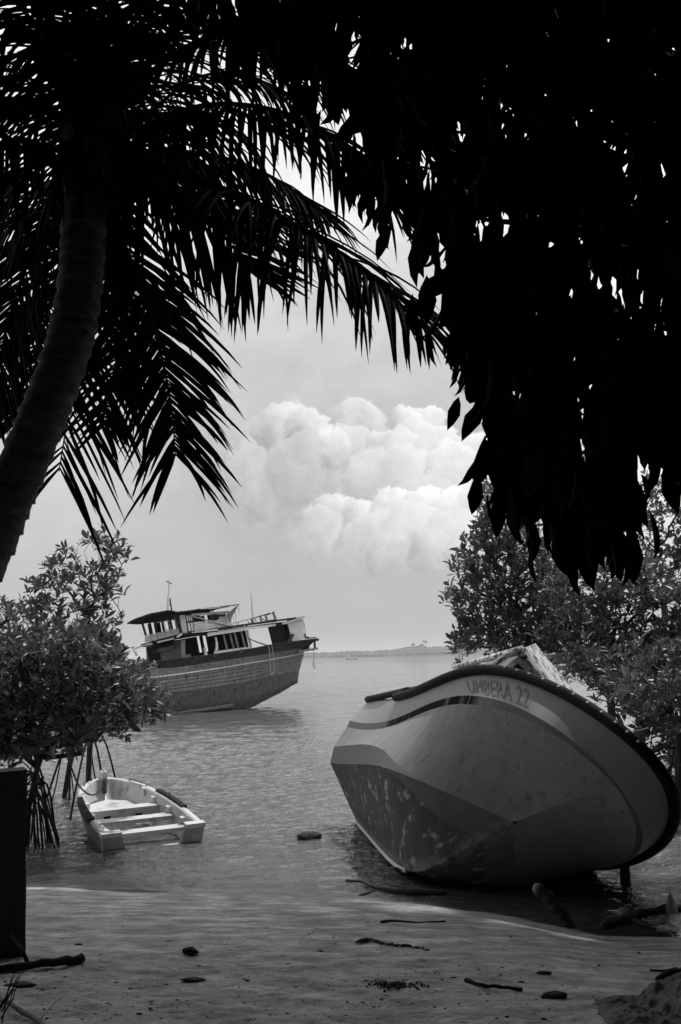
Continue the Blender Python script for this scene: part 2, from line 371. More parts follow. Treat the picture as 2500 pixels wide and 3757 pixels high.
# ---- sea: one sheet to the horizon, rippled near the shore
yr = [8.0]
while yr[-1] < 9000: yr.append(yr[-1] + max(.022, .0034 * yr[-1] if yr[-1] < 70 else .02 * yr[-1]))
yr = np.array(yr); sx = np.sinh(np.linspace(-2.6, 2.6, 420)) / math.sinh(2.6)
nx = np.where(np.abs(np.linspace(-1, 1, 420)) < 2, np.linspace(-1, 1, 420), 0)
sx = .34 * nx + .66 * np.sign(nx) * np.abs(nx) ** 5
X = sx[None, :] * (9 + 1.15 * yr[:, None] + 14 * np.exp(-yr[:, None] / 30)); Y = np.repeat(yr[:, None], 420, 1)
def sea_z(x, y):
    x = np.asarray(x, float); y = np.asarray(y, float)
    dep = np.clip(-ground_z(x, y, False), 0, 3); calm = np.clip(dep / .35, .12, 1)
    z = 0
    for (lam, ang, amp) in ((1.9, 1.35, .010), (1.2, 1.75, .008), (.74, 1.15, .0060), (.52, 1.95, .0050), (.37, 1.45, .0042), (.27, 2.2, .003), (.23, .9, .003)):
        k = 2 * math.pi / lam; ph = 5 * fbm(x / lam * .30 + ang * 9, y / lam * .30, 2, 3)
        fade = np.clip(1.6 - y * .0034 * 5 / lam * .5, 0, 1)
        z = z + amp * fade * np.sin(k * (x * math.cos(ang) + y * math.sin(ang)) + ph * 2)
    patch = .35 + 1.1 * fbm(x * .16 + 3, y * .12 + 8, 3, 77)
    return 1.9 * z * calm * patch
Z = sea_z(X, Y)
deep = np.clip(-ground_z(X, Y, False) / .06, 0, 1) ** .8
def water_material():
    global NT
    m = bpy.data.materials.new('sea_water'); m.use_nodes = True; NT = m.node_tree; NT.nodes.clear()
    v = N('ShaderNodeTexCoord').outputs['Object']
    at = N('ShaderNodeAttribute'); at.attribute_name = 'deep'
    spw = N('ShaderNodeSeparateXYZ'); put(spw.inputs[0], v)
    b1 = NOISE(VM('MULTIPLY', v, (1.6, 2.6, 1)), 2.6, 4, .6).outputs[0]
    b2 = NOISE(VM('MULTIPLY', v, (.5, 1.0, 1)), .9, 5, .62).outputs[0]
    bn = N('ShaderNodeBump'); bn.inputs['Strength'].default_value = 1.; bn.inputs['Distance'].default_value = .10
    put(bn.inputs['Height'], M('MULTIPLY', M('ADD', M('MULTIPLY', b1, 1.05), M('MULTIPLY', b2, 1.6)), M('MULTIPLY', M('MULTIPLY_ADD', at.outputs['Fac'], .92, .08), SS(spw.outputs[1], 9, 42, 1., .16))))
    df = N('ShaderNodeBsdfDiffuse'); put(df.inputs[0], .085); NT.links.new(bn.outputs[0], df.inputs['Normal'])
    tr = N('ShaderNodeBsdfTransparent'); put(tr.inputs[0], g(.82))
    mx = N('ShaderNodeMixShader'); put(mx.inputs[0], M('MULTIPLY_ADD', at.outputs['Fac'], .80, .20)); NT.links.new(tr.outputs[0], mx.inputs[1]); NT.links.new(df.outputs[0], mx.inputs[2])
    gl = N('ShaderNodeBsdfGlossy'); gl.inputs['Roughness'].default_value = .04; put(gl.inputs[0], g(.95)); NT.links.new(bn.outputs[0], gl.inputs['Normal'])
    fr = N('ShaderNodeFresnel'); fr.inputs[0].default_value = 1.55; NT.links.new(bn.outputs[0], fr.inputs['Normal'])
    m2 = N('ShaderNodeMixShader'); NT.links.new(fr.outputs[0], m2.inputs[0]); NT.links.new(mx.outputs[0], m2.inputs[1]); NT.links.new(gl.outputs[0], m2.inputs[2])
    o = N('ShaderNodeOutputMaterial'); NT.links.new(m2.outputs[0], o.inputs[0]); return m
sea = grid_mesh('sea', X, Y, Z, water_material(), extra=deep); tag(sea, 'rippled grey sea running out to the horizon', kind='structure')

# ---- the air: far things fade, near things stay clear
hz = MB().box((-7000, -400, -6), (7000, 9500, 75)).build('haze', None); tag(hz, 'thin pale sea haze over the whole bay', kind='stuff')
hm = bpy.data.materials.new('haze'); hm.use_nodes = True; NT = hm.node_tree; NT.nodes.clear()
pv = N('ShaderNodeVolumePrincipled'); pv.inputs['Color'].default_value = g(.95); pv.inputs['Density'].default_value = .00018
NT.links.new(pv.outputs[0], N('ShaderNodeOutputMaterial').inputs['Volume']); hz.data.materials.append(hm)

# ---- far wooded shore
def px_far(x, Yd): return at_y(x * K, 1505 * K, Yd)[0]
YD = 2600.
hx = np.linspace(-1500, 2600, 260)
hh = np.interp(hx, [-1500, -420, -260, -100, 40, 130, 200, 330, 900, 1800, 2600], [3, 7, 9, 12, 15, 17, 23, 26, 32, 24, 20]) * (.8 + .4 * fbm(hx / 60., hx * 0, 3, 9))
rows = []
for (dyv, sc) in ((0, 0.), (12, .55), (40, .9), (110, 1.), (300, .7), (700, 0.)):
    rows.append([(x_, YD + dyv + .0 * x_, -.4 + h_ * sc * (1 + .15 * (fbm(np.array([x_ / 25.]), np.array([dyv / 20.]), 3, 4)[0] - .45))) for x_, h_ in zip(hx, hh)])
tag(MB().grid(rows).build('hills', 'hill', None, True), 'low wooded headland along the horizon', kind='structure')
fb = MB()
ico = bmesh.new(); bmesh.ops.create_icosphere(ico, subdivisions=1, radius=1.); IV = np.array([v.co for v in ico.verts]); IF = [tuple(v.index for v in f.verts) for f in ico.faces]; ico.free()
for i in range(3600):
    x_ = rng.uniform(-1450, 2500); h_ = np.interp(x_, hx, hh); dd = rng.choice([4, 18, 45, 100, 150])
    sc = rng.uniform(2.2, 3.6); zz = h_ * np.interp(dd, [0, 12, 40, 110, 300], [.15, .55, .9, 1, .7])
    jit = 1 + .35 * (rng.random((len(IV), 1)) - .5)
    fb.add(IV * jit * np.array([sc * 1.15, sc, sc * .75]) + np.array([x_, YD + dd, zz + sc * .1]), IF)
tag(fb.build('distant_forest', 'hill', None), 'tree tops along the low headland across the bay', kind='stuff')
for (px_, hgt) in ((956, 33), (984, 39), (974, 30)):
    x_ = px_far(px_, YD); t = thing('tall_tree', None, 'tree', (x_, YD + 60, 0))
    MB().tube([(0, 0, 0), (1, 0, hgt * .6), (0, 0, hgt * .9)], [.9, .7, .4], 5).build('trunk', 'hill', t)
    cb_ = MB()
    for k in range(7):
        s_ = rng.uniform(2.4, 4.2); cb_.add(IV * (1 + .4 * (rng.random((len(IV), 1)) - .5)) * s_ * np.array([1, 1, .7]) + np.array([rng.uniform(-4, 4), rng.uniform(-3, 3), hgt * .92 + rng.uniform(-3, 2)]), IF)
    cb_.build('crown', 'hill', t)
    t['label'] = {956: 'leftmost tall tree rising over the distant wooded headland', 984: 'tallest tree rising over the distant wooded headland at right', 974: 'shorter tall tree between two others on the distant headland'}[px_]
    t['group'] = 'tall trees on the headland'

# ================================================================ SPEEDBOAT (lies heeled on the sand, bow to the camera)
BP = {'tx': 0.128, 'ty': 14.938, 'tz': 0.03, 'yaw': -82.951, 'pit': 0.618, 'rol': 52.807}
def boat_matrix():
    yaw, pit, rol = np.radians([BP['yaw'], BP['pit'], BP['rol']])
    cr_, sr = math.cos(rol), math.sin(rol); Rx = np.array([[1, 0, 0], [0, cr_, sr], [0, -sr, cr_]])
    cp, sp = math.cos(pit), math.sin(pit); Ry = np.array([[cp, 0, -sp], [0, 1, 0], [sp, 0, cp]])
    cy, sy = math.cos(yaw), math.sin(yaw); Rz = np.array([[cy, -sy, 0], [sy, cy, 0], [0, 0, 1]])
    R = Rz @ Ry @ Rx; m = Matrix.Identity(4)
    for i in range(3):
        for j in range(3): m[i][j] = R[i, j]
        m[i][3] = (BP['tx'], BP['ty'], BP['tz'])[i]
    return m, R
BM, BR = boat_matrix(); BT = np.array([BP['tx'], BP['ty'], BP['tz']])
def bloc(px, py, ax, val):
    d = BR.T @ ray(px, py); o = BR.T @ (CAM - BT); return o + d * ((val - o[ax]) / d[ax])
boat = thing('speedboat', 'beached grey fibreglass speedboat heeled on its side with black rub rail', 'boat', matrix=BM)
NB = 72
tt = np.linspace(0, 1, NB)
G = bez([(0, 1.246, 1.253), (5.072, 1.073, 1.359), (3.226, 1.78, 2.158), (6.43, .82, 2.19), (6.43, 0, 2.19)], NB)
KN = bez([(0, 1.178, .817), (3.618, .811, 1.151), (3.574, 1.678, 1.741), (6.23, .999, 1.872), (6.23, 0, 1.872)], NB)
CH = bez([(0, .888, .217), (2.782, .74, .65), (4.001, 1.502, .32), (5.052, 0, 1.111)], NB)
UC = bez([(0, 1.03, .403), (2.447, .945, .901), (4.001, 1.502, .44), (5.052, 0, 1.121)], NB)
UC = np.c_[CH[:, 0], np.interp(CH[:, 0], UC[:, 0], UC[:, 1]), np.interp(CH[:, 0], UC[:, 0], UC[:, 2])]
UC = CH + (UC - CH) * np.clip((.80 - tt) / .3, 0, 1)[:, None]; UC[:, 1] = np.maximum(UC[:, 1], CH[:, 1]); UC[:, 2] = np.maximum(UC[:, 2], CH[:, 2])
_kl = bez([(0, 0, 0), (4.804, 0, 0), (4.666, 0, -.197), (3.911, 0, .779), (6.23, 0, 1.872)], 400)
_ia = int(np.argmin(np.abs(_kl[:, 0] - 5.052)))
KL = resample(_kl[:_ia + 1], NB)
STEM = _kl[_ia:]
LOWER = resample(np.vstack([UC[:-1], STEM]), NB)               # chine, then up the stem
KNt = KN.copy()
KI = KN.copy(); ins = .045 * (1 - np.clip((tt - .6) / .4, 0, 1)); KI[:, 1] = np.maximum(KI[:, 1] - ins, 0); KI[:, 2] -= .085 * (1 - .75 * np.clip((tt - .6) / .4, 0, 1)); KI[:, 0] -= .02 * tt
KI = resample(KI, NB); KIS = KI.copy()
def mir(c): d = np.array(c); d[:, 1] *= -1; return d
def strip(name, A, B, mat, nb=8, bulge=0., smooth=True):
    mb = MB()
    for s_ in (1, -1):
        a, b = (A, B) if s_ > 0 else (mir(A), mir(B)); rows = []
        for k in range(nb + 1):
            u = k / nb; r = a * (1 - u) + b * u
            if bulge:
                w_ = bulge * 4 * u * (1 - u); r = r + np.c_[-np.abs(w_) * np.linspace(0, 1, NB) * 0, s_ * w_ * np.clip(np.abs(r[:, 1]) / .4, 0, 1), 0 * tt]
            rows.append(r if s_ > 0 else r)
        mb.grid(rows)
    return mb.build(name, mat, boat, smooth)
strip('hull_bottom', KL, resample(CH, NB), 'hull_bot', 8)
strip('chine_flat', CH, UC, 'chine', 2)
strip('topside', LOWER, KI, 'hull_top', 12, .0)
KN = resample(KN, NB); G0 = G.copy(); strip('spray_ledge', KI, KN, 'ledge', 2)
GB = G.copy(); GB[:, 2] -= .02
strip('bow_band', KN, resample(GB, NB), 'hull_band', 6)
# keel strip, transom, decks
kls = KL[:int(np.argmin(np.abs(KL[:, 0] - 3.9)))]; MB().tube(kls + np.array([0, 0, -.012]), .024, 6).build('keel_strip', 'white', boat, True)
tr = MB(); half = [KL[0], CH[0], UC[0], KI[0], KN[0], GB[0]]; loop = half + [mir([p])[0] for p in half[:0:-1]]
tr.add(loop, [tuple(range(len(loop)))]); tr.build('transom', 'hull_top', boat)
GD = G.copy(); GD[:, 2] += .015
i0 = int(np.argmin(np.abs(G[:, 0] - 3.3)))
fd = MB(); rows = []
for k in range(13):
    u = -1 + k / 6; r = GD[i0:].copy(); r[:, 1] *= u; r[:, 2] += .05 * (1 - u * u); rows.append(r)
fd.grid(rows).build('foredeck', 'deck', boat, True)
sd = MB()
for s_ in (1, -1):
    a = GD[:i0 + 1].copy(); a[:, 1] *= s_; b = a.copy(); b[:, 1] -= s_ * .18; c = b.copy(); c[:, 1] = s_ * .80; c[:, 2] = .60
    sd.grid([a, b, c] if s_ < 0 else [a, b, c])
sd.build('side_deck', 'deck', boat)
fl = MB().box((.05, -.80, .60), (3.3, .80, .63)); fl.build('cockpit_floor', 'deck', boat)
MB().add([(3.3, -.8, .63), (3.3, .8, .63), (3.3, 1.05, 1.55), (3.3, -1.05, 1.55), (3.33, -.8, .63), (3.33, .8, .63), (3.33, 1.05, 1.55), (3.33, -1.05, 1.55)], [(0, 1, 2, 3), (7, 6, 5, 4), (3, 2, 6, 7), (0, 4, 5, 1)]).build('bulkhead', 'deck', boat)
# rubber rub rail: one length round the bow, a sprung length aft
RO = G.copy(); nrm = np.gradient(G, axis=0); nrm = unit(np.c_[nrm[:, 1] * 1., -nrm[:, 0], 0 * tt]); nrm *= np.sign(nrm[:, 1:2] + 1e-9); nrm[-1] = (1, 0, 0)
nrm = np.where(nrm[:, :1] < 0, nrm * np.array([-1, 1, 1]), nrm); RO = G + nrm * .03; RO[-1] = G[-1] + np.array([.03, 0, 0])
ib = int(.119 * NB)
path = np.vstack([mir(RO)[ib:], RO[::-1][1:-4]]); path = resample(path, 110)
MB().tube(path, .056, 10).build('rub_rail', 'rubber', boat, True)
c2 = lambda x, y: (1150 + x / 1.1615, 2320 + y / 1.1615)
aft = [bloc(*c2(x, y), 1, v_) for x, y, v_ in ((232, 286, -1.26), (290, 273, -1.26), (350, 259, -1.25), (405, 246, -1.24))]; aft = smooth_path(aft, 16)
MB().tube(aft, np.linspace(.05, .042, 16), 9).build('sprung_rail_end', 'rubber', boat, True)
e0 = mir(RO)[ib]; MB().tube([e0, bloc(*c2(368, 268), 1, -1.26), bloc(*c2(392, 248), 1, -1.2)], [.05, .05, .04], 8).build('sprung_rail_end', 'rubber', boat, True)
MB().tube([bloc(*c2(400, 247), 1, -1.22), bloc(*c2(425, 239), 1, -1.2), bloc(*c2(449, 230), 1, -1.18)], [.036, .024, .014], 6).build('sprung_rail_end', 'rubber', boat, True)
bolt_me = None
for i, t_ in enumerate((.525, .585, .625, .661, .70, .742, .78, .815, .85, .885, .915, .945)):
    side = -1; u_ = t_ if t_ <= 1 else 2 - t_
    P = np.array([np.interp(u_, tt, RO[:, k]) for k in range(3)]); n_ = np.array([np.interp(u_, tt, nrm[:, k]) for k in range(3)])
    if t_ <= 1: P[1] *= -1; n_[1] *= -1
    out = unit(unit(BR.T @ (CAM - BT) - P) * .72 + (BR.T @ np.array([0, 0, 1.])) * .69); P = P + out * .055
    if bolt_me is None:
        bolt_me = newmesh('bolt', (IV * np.array([.017, .017, .010])), IF, 'bolt', True)
    b_ = link('bolt', bolt_me, boat); b_.location = P; b_.rotation_euler = Vector(out).to_track_quat('Z', 'Y').to_euler()
# cuddy hood on the foredeck: sloping white panel, thick rim, recessed side
hood = MB()
F_ = [np.array(p) for p in ((4.0, -1.05, 2.50), (4.0, 1.0, 2.50), (3.2, .80, 2.90), (3.2, -.86, 2.90))]
in_ = unit(np.cross(F_[1] - F_[0], F_[3] - F_[0])) * -.03
hood.hexa([p + in_ for p in F_] + F_); hood.build('hood_panel', 'white_stain', boat)
for sg in (-1, 1):
    s1 = MB(); A = np.array((4.02, sg * 1.05, 2.51)); B = np.array((1.35, sg * 1.0, 2.29)); A0 = np.array((4.25, sg * 1.12, 1.78)); B0 = np.array((1.3, sg * 1.12, 1.30))
    w = np.array((0, -sg * .07, 0))
    s1.hexa([B0 + w, A0 + w, A0 + w * 1.6, B0 + w * 1.6, B + w, A + w, A + w * 1.6, B + w * 1.6]); s1.build('hood_side', 'chine', boat)
    rm = MB(); rm.tube([B + (0, 0, -.005), A, A + (.06, sg * .02, -.10), A0 + (.03, sg * .02, 0)], [.03, .05, .075, .09], 8); rm.build('hood_rim', 'white_stain', boat, True)
    ed = MB(); ed.add([F_[0 if sg < 0 else 1], F_[3 if sg < 0 else 2], (1.4, sg * .80, 2.55), B], [(0, 1, 2, 3)]); ed.build('hood_roof', 'deck', boat)
MB().add([(3.2, -.86, 2.895), (3.2, .80, 2.895), (1.4, .80, 2.55), (1.4, -.80, 2.55)], [(0, 1, 2, 3)]).build('hood_roof', 'deck', boat)
vt = MB(); V0 = [np.array(p) for p in ((4.72, -1.16, 1.98), (4.72, -.90, 2.02), (4.45, -.92, 2.36), (4.45, -1.10, 2.33), (3.5, -1.2, 1.75), (3.5, -.90, 1.8), (3.5, -.90, 2.22), (3.5, -1.14, 2.18))]
vt.hexa([V0[0], V0[1], V0[5], V0[4], V0[3], V0[2], V0[6], V0[7]]); vh = vt.build('deck_vent', 'deck', boat)
vq = [V0[0] * (1 - a_) * (1 - b_) + V0[1] * a_ * (1 - b_) + V0[2] * a_ * b_ + V0[3] * (1 - a_) * b_ for a_, b_ in ((.2, .25), (.85, .25), (.8, .75), (.3, .75))]
MB().hexa([q + (.004, 0, 0) for q in vq] + [q + (.012, 0, .004) for q in vq]).build('vent_opening', 'dark', vh)
for (qx, qy, ax, v_) in ((1550 + 1150 / 2.412, 2320 + 205 / 2.412, 0, 2.6), (1550 + 1240 / 2.412, 2320 + 305 / 2.412, 0, 2.6), (2000 + 1065 / 2.946, 2500 + 550 / 2.946, 1, -.15)):
    P = bloc(qx, qy, ax, v_); c_ = MB(); up_ = np.array((0, .55, .85)); s_ = .045 if ax == 0 else .055
    c_.tube([P - up_ * s_ * 1.6, P - up_ * s_ * .3, P + up_ * s_ * .9], [s_ * .5, s_ * .55, s_ * .75], 8); c_.tube([P + up_ * s_ * .9, P + up_ * s_ * 1.1], [s_ * .75, s_ * .4], 8)
    c_.tube([P - np.array((0, 0, .45)), P], s_ * .45, 6); c_.build('mooring_bitt', 'shell', boat, True)
# lettering on the starboard bow band
def text_mesh(body, size=1.):
    cu = bpy.data.curves.new('text', 'FONT'); cu.body = body; cu.size = size; cu.resolution_u = 2
    o = bpy.data.objects.new('text', cu); COL.objects.link(o); dg = bpy.context.evaluated_depsgraph_get()
    me = bpy.data.meshes.new_from_object(o.evaluated_get(dg)); bpy.data.objects.remove(o); 
    v = np.array([p.co for p in me.vertices]); f = [tuple(p.vertices) for p in me.polygons]; bpy.data.meshes.remove(me); return v, f
tv, tf = text_mesh('UMBERA 22'); x0, x1 = tv[:, 0].min(), tv[:, 0].max(); y0, y1 = tv[:, 1].min(), tv[:, 1].max()
uu = (tv[:, 0] - x0) / (x1 - x0); vv = (tv[:, 1] - y0) / (y1 - y0)
gA = mir(G); kA = mir(KNt); P = []
for u_, w_ in zip(uu, vv):
    tg, tk_ = .424 + .237 * u_, .559 + .187 * u_
    a = np.array([np.interp(tg, tt, gA[:, k]) for k in range(3)]); b = np.array([np.interp(tk_, tt, kA[:, k]) for k in range(3)]); s_ = .10 + .58 * w_
    n_ = np.array([np.interp(tg, tt, nrm[:, k]) for k in range(3)]); n_[1] *= -1
    P.append(b * (1 - s_) + a * s_ + n_ * .005)
link('boat_name', newmesh('boat_name', P, tf, 'letter'), boat)
# ================================================================ DINGHY (swamped by the stern)
c3 = lambda x, y: (x / 1.7422, 2650 + y / 1.7422)
SLp, SRp, BOp = at_z(*c3(632, 712), .22), at_z(*c3(1320, 655), .22), at_z(*c3(655, 362), .60)
DN = unit(np.cross(SRp - SLp, BOp - SLp)); DN = DN if DN[2] > 0 else -DN
DO = (SLp + SRp) / 2; DX = BOp - DO; DX -= DN * (DX @ DN); DL = float(np.linalg.norm(DX)); DX /= DL; DY = np.cross(DN, DX)
dm = Matrix.Identity(4)
for i in range(3): dm[i][0] = DX[i]; dm[i][1] = DY[i]; dm[i][2] = DN[i]; dm[i][3] = DO[i]
dinghy = thing('dinghy', 'small white open rowing dinghy half swamped beside the mangrove roots', 'rowing boat', matrix=dm)
def dloc(x, y, h):
    d = ray(*c3(x, y)); P0 = DO + DN * h; P = CAM + d * (((P0 - CAM) @ DN) / (d @ DN)) - DO
    return np.array([P @ DX, P @ DY, h])
us = np.array([0, .1, .2, .35, .5, .62, .72, .80, .87, .93, .97, .992, 1.0]) * DL
ws = np.array([.68, .685, .685, .67, .64, .595, .54, .475, .395, .29, .19, .09, 0.])
uf = np.r_[np.linspace(0, .8, 14), .8 + .2 * np.sin(np.linspace(0, 1, 12)[1:] * math.pi / 2)] * DL
wf = np.interp(uf, us, ws); wf[1:-1] = np.convolve(wf, [.25, .5, .25], 'same')[1:-1]
def shell(u, w, scale_w, du, z):       # one side's curve, from transom to stem
    return np.c_[u * (1 - du / DL), w * scale_w, np.full(len(u), 0.) + z]
def side_pair(mb, rows):
    for s_ in (1, -1):
        mb.grid([np.c_[r[:, 0], r[:, 1] * s_, r[:, 2]] for r in (rows if s_ > 0 else rows)])
outer = [shell(uf, wf, 1, 0, -.03), shell(uf, wf, .985, .05, -.14), shell(uf, wf, .93, .16, -.28), shell(uf, wf, .80, .30, -.40), shell(uf, wf, .55, .40, -.56), shell(uf, wf, .0, .5, -.64)]
o_ = MB(); side_pair(o_, outer); o_.build('outer_hull', 'dinghy_out', dinghy, True)
rim = MB(); wi = np.maximum(wf - .085, 0); ui = np.minimum(uf, DL - .10)
rr = [np.c_[uf, wf, 0 * uf - .03], np.c_[uf, wf + .004, 0 * uf + .012], np.c_[uf * .999, wf - .012, 0 * uf + .022], np.c_[ui, np.maximum(wi + .012, 0), 0 * uf + .018], np.c_[ui, wi, 0 * uf + .0]]
side_pair(rim, rr); rim.build('gunwale', 'white', dinghy, True)
inn = MB(); ri = [np.c_[ui, wi, 0 * uf], np.c_[ui * (1 - .04 / DL), wi * .985, 0 * uf - .14], np.c_[ui * (1 - .12 / DL), wi * .94, 0 * uf - .26], np.c_[ui * (1 - .26 / DL), wi * .84, 0 * uf - .44], np.c_[ui * (1 - .32 / DL), wi * .0, 0 * uf - .50]]
side_pair(inn, ri); inn.build('inner_hull', 'white', dinghy, True)
# transom with the motor cut-out
def plate(mb, pts2, x0, x1):           # polygon in (y, z), extruded along x
    n = len(pts2); v = [(x0, a, b) for a, b in pts2] + [(x1, a, b) for a, b in pts2]
    mb.add(v, [tuple(range(n)), tuple(range(2 * n - 1, n - 1, -1))] + [(i, i + n, (i + 1) % n + n, (i + 1) % n) for i in range(n)])
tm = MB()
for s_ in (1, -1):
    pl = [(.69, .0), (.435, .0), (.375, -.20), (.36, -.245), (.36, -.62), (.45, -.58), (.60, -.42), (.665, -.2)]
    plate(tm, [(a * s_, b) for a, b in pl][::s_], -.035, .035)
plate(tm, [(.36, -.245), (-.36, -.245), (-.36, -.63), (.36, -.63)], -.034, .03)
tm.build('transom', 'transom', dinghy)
for s_ in (1, -1): MB().box((-.055, min(s_ * .43, s_ * .70), -.028), (.075, max(s_ * .43, s_ * .70), .024)).build('corner_cap', 'white', dinghy)
lip = MB().box((-.042, -.362, -.252), (.05, .362, -.236)); lip.build('transom_lip', 'white', dinghy)
# thwarts
for (f1, f2, b1, b2, riser) in (((548, 572), (948, 543), (545, 556), (935, 522), 1), ((590, 640), (1055, 612), (580, 626), (1040, 592), 0), ((735, 710), (1155, 682), (760, 694), (1140, 665), 0)):
    h = -.125
    A, B, C, D = (dloc(*p, h) for p in (f1, f2, b1, b2))
    xf = (A[0] + B[0]) / 2; xb = (C[0] + D[0]) / 2; xb = max(xb, xf + .17); w = float(np.interp((xf + xb) / 2, uf, wi)) * .975
    t = MB().box((xf, -w, h - .055), (xb, w, h)); th = t.build('thwart', 'white', dinghy)
    if riser: MB().box((xf + .05, -w * .93, h - .24), (xf + .075, w * .93, h - .055)).build('locker_front', 'white', th)
    if riser:
        for yy in (.22, -.24): MB().box((xf + .046, yy - .05, h - .19), (xf + .052, yy + .05, h - .10)).build('drain_opening', 'dark', th)
    for s_ in (1, -1):
        MB().box((xb - .05, s_ * w - .055, h + .001), (xb + .06, s_ * w + .055, h + .085)).build('thwart_bracket', 'white', dinghy)
MB().add([(DL - .75, .0, -.30), (DL - .95, .40, -.27), (DL - .50, .30, -.235), (DL - .33, .0, -.235), (DL - .50, -.30, -.235), (DL - .95, -.40, -.27)], [(0, 1, 2, 3), (0, 3, 4, 5)]).build('bow_step', 'white', dinghy)
for s_ in (1, -1):                     # black rubbing pads on the gunwale
    rub = MB(); sel = np.linspace(.27 if s_ < 0 else .22, .62, 9) * DL; w = np.interp(sel, uf, wf)
    rub.grid([np.c_[sel, s_ * (w + a), 0 * sel + b] for a, b in ((.022, -.05), (.024, .045), (-.055, .048), (-.058, .018))]); rub.build('rubbing_pad', 'rubber', dinghy)
fit = MB().box((DL - .165, -.035, -.20), (DL - .145, .035, .03)); fit.build('bow_plate', 'steel', dinghy)
for s_ in (1, -1): MB().box((DL - .14, s_ * .03 - .012, .015), (DL + .02, s_ * .03 + .012, .13)).build('bow_fairlead', 'white', dinghy)
sh = MB()
for k in range(5):
    a0 = k * .045; ring = [(DL - .175 - .012 * math.sin(a * 1.26 * (k % 2)), .022 * math.cos(a), .03 - a0 + .03 * math.sin(a)) for a in np.linspace(0, 2 * math.pi, 9)]
    if k % 2: ring = [(DL - .185 + .022 * math.cos(a), 0, .03 - a0 + .03 * math.sin(a)) for a in np.linspace(0, 2 * math.pi, 9)]
    sh.tube(ring, .008, 5, False)
sh.build('chain', 'steel', dinghy, True)
def grip(p, q, hgt):                   # bent rod handles on the rim
    p = np.array(p); q = np.array(q); MB().tube([p, p + (0, 0, hgt), p * .8 + q * .2 + (0, 0, hgt * 1.3), p * .2 + q * .8 + (0, 0, hgt * 1.3), q + (0, 0, hgt), q], .010, 6).build('rim_handle', 'steel', dinghy, True)
pr = lambda f, s_: (f * DL, s_ * (float(np.interp(f * DL, uf, wf)) - .04), .018)
grip(pr(.88, -1), pr(.73, -1), .03)
for f in (.86, .95): 
    p = np.array(pr(f, 1)); MB().tube([p, p + (0, 0, .06)], .012, 6).build('cleat', 'steel', dinghy)
p = np.array(pr(.45, -1)); MB().tube([p, p + (0, 0, .10)], .009, 6).build('cleat', 'steel', dinghy)
MB().box((.72 * DL - .05, -float(np.interp(.72 * DL, uf, wi)) - .005, -.10), (.72 * DL + .05, -float(np.interp(.72 * DL, uf, wi)) + .03, .012)).build('rope_guide', 'white', dinghy)
# mooring line from the dinghy's bow up into the mangrove
bowP = DO + DX * (DL - .17) - DN * .03
rp = [bowP] + [at_y(*c3(x, y), Yv) for x, y, Yv in ((620, 455, bowP[1] - .15), (575, 462, bowP[1] - .5), (530, 432, bowP[1] - .85), (495, 385, bowP[1] - 1.1), (465, 310, bowP[1] - 1.25), (440, 245, bowP[1] - 1.35), (424, 195, bowP[1] - 1.45), (412, 120, bowP[1] - 1.5))]
tag(MB().tube(smooth_path(rp, 40), .014, 6).build('mooring_rope', 'dark_rope', None, True), 'slack mooring rope running from the dinghy bow up into the mangrove', 'rope')

# ================================================================ WRECK (wooden ship aground, bow behind the mangrove)
k1 = lambda x, y: (350 + x / 1.7422, 2080 + y / 1.7422)
k4 = lambda x, y: (450 + x / 3.4844, 2150 + y / 3.4844)
k8 = lambda x, y: (800 + x / 3.92, 2150 + y / 3.92)
kh = lambda x, y: (450 + x / 2.0907, 2350 + y / 2.0907)
_psi, _th, _ph = np.radians([47, 7.5, 7.5])
WA = np.array([math.cos(_psi) * math.cos(_th), math.sin(_psi) * math.cos(_th), math.sin(_th)])
_p = np.array([math.sin(_psi), -math.cos(_psi), 0]); _uu = np.cross(WA, _p); _uu = _uu if _uu[2] > 0 else -_uu
WP = _p * math.cos(_ph) + _uu * math.sin(_ph); WU = _uu * math.cos(_ph) - _p * math.sin(_ph)
WO = at_y(662, 2325, 46.) - 1.2 * WP
wm = Matrix.Identity(4)
for i in range(3): wm[i][0] = WA[i]; wm[i][1] = WP[i]; wm[i][2] = WU[i]; wm[i][3] = WO[i]
wreck = thing('shipwreck', 'derelict wooden cargo ship aground and listing, wheelhouse aft, stern lifted', 'ship', matrix=wm)
def SP(c, p):                          # pixel -> ship coordinates on a fore-and-aft plane
    d = ray(*c); P = CAM + d * (((WO + WP * p - CAM) @ WP) / (d @ WP)) - WO
    return np.array([P @ WA, p, P @ WU])
def SA(c, a):                          # ... on an athwart plane
    d = ray(*c); P = CAM + d * (((WO + WA * a - CAM) @ WA) / (d @ WA)) - WO
    return np.array([a, P @ WP, P @ WU])
NW = 60
def curve(pts, fore): return resample([np.array(p, float) for p in fore] + [SP(kh(x, y), p) for x, y, p in pts], NW)
top = curve([(140, 182, 1.72), (360, 155, 1.75), (700, 115, 1.75), (1000, 68, 1.70), (1140, 40, 1.65), (1380, 5, 1.5), (1490, -8, 1.3)], [(-10.5, .05, .35), (-9.6, .7, .0), (-8.2, 1.25, -.35), (-6, 1.6, -.75)])
bul = curve([(130, 222, 1.70), (400, 208, 1.73), (700, 165, 1.73), (1000, 118, 1.68), (1150, 95, 1.62), (1290, 72, 1.50), (1375, 58, 1.32)], [(-10.3, .04, -.1), (-9.5, .65, -.45), (-8.2, 1.2, -.75), (-6, 1.56, -1.1)])
led = curve([(20, 290, 1.63), (240, 285, 1.68), (500, 250, 1.68), (760, 210, 1.63), (1000, 170, 1.55), (1150, 145, 1.38), (1280, 120, 1.02), (1385, 97, .40)], [(-10.1, .03, -.55), (-9.4, .55, -.85), (-8.1, 1.1, -1.12), (-6, 1.48, -1.35)])
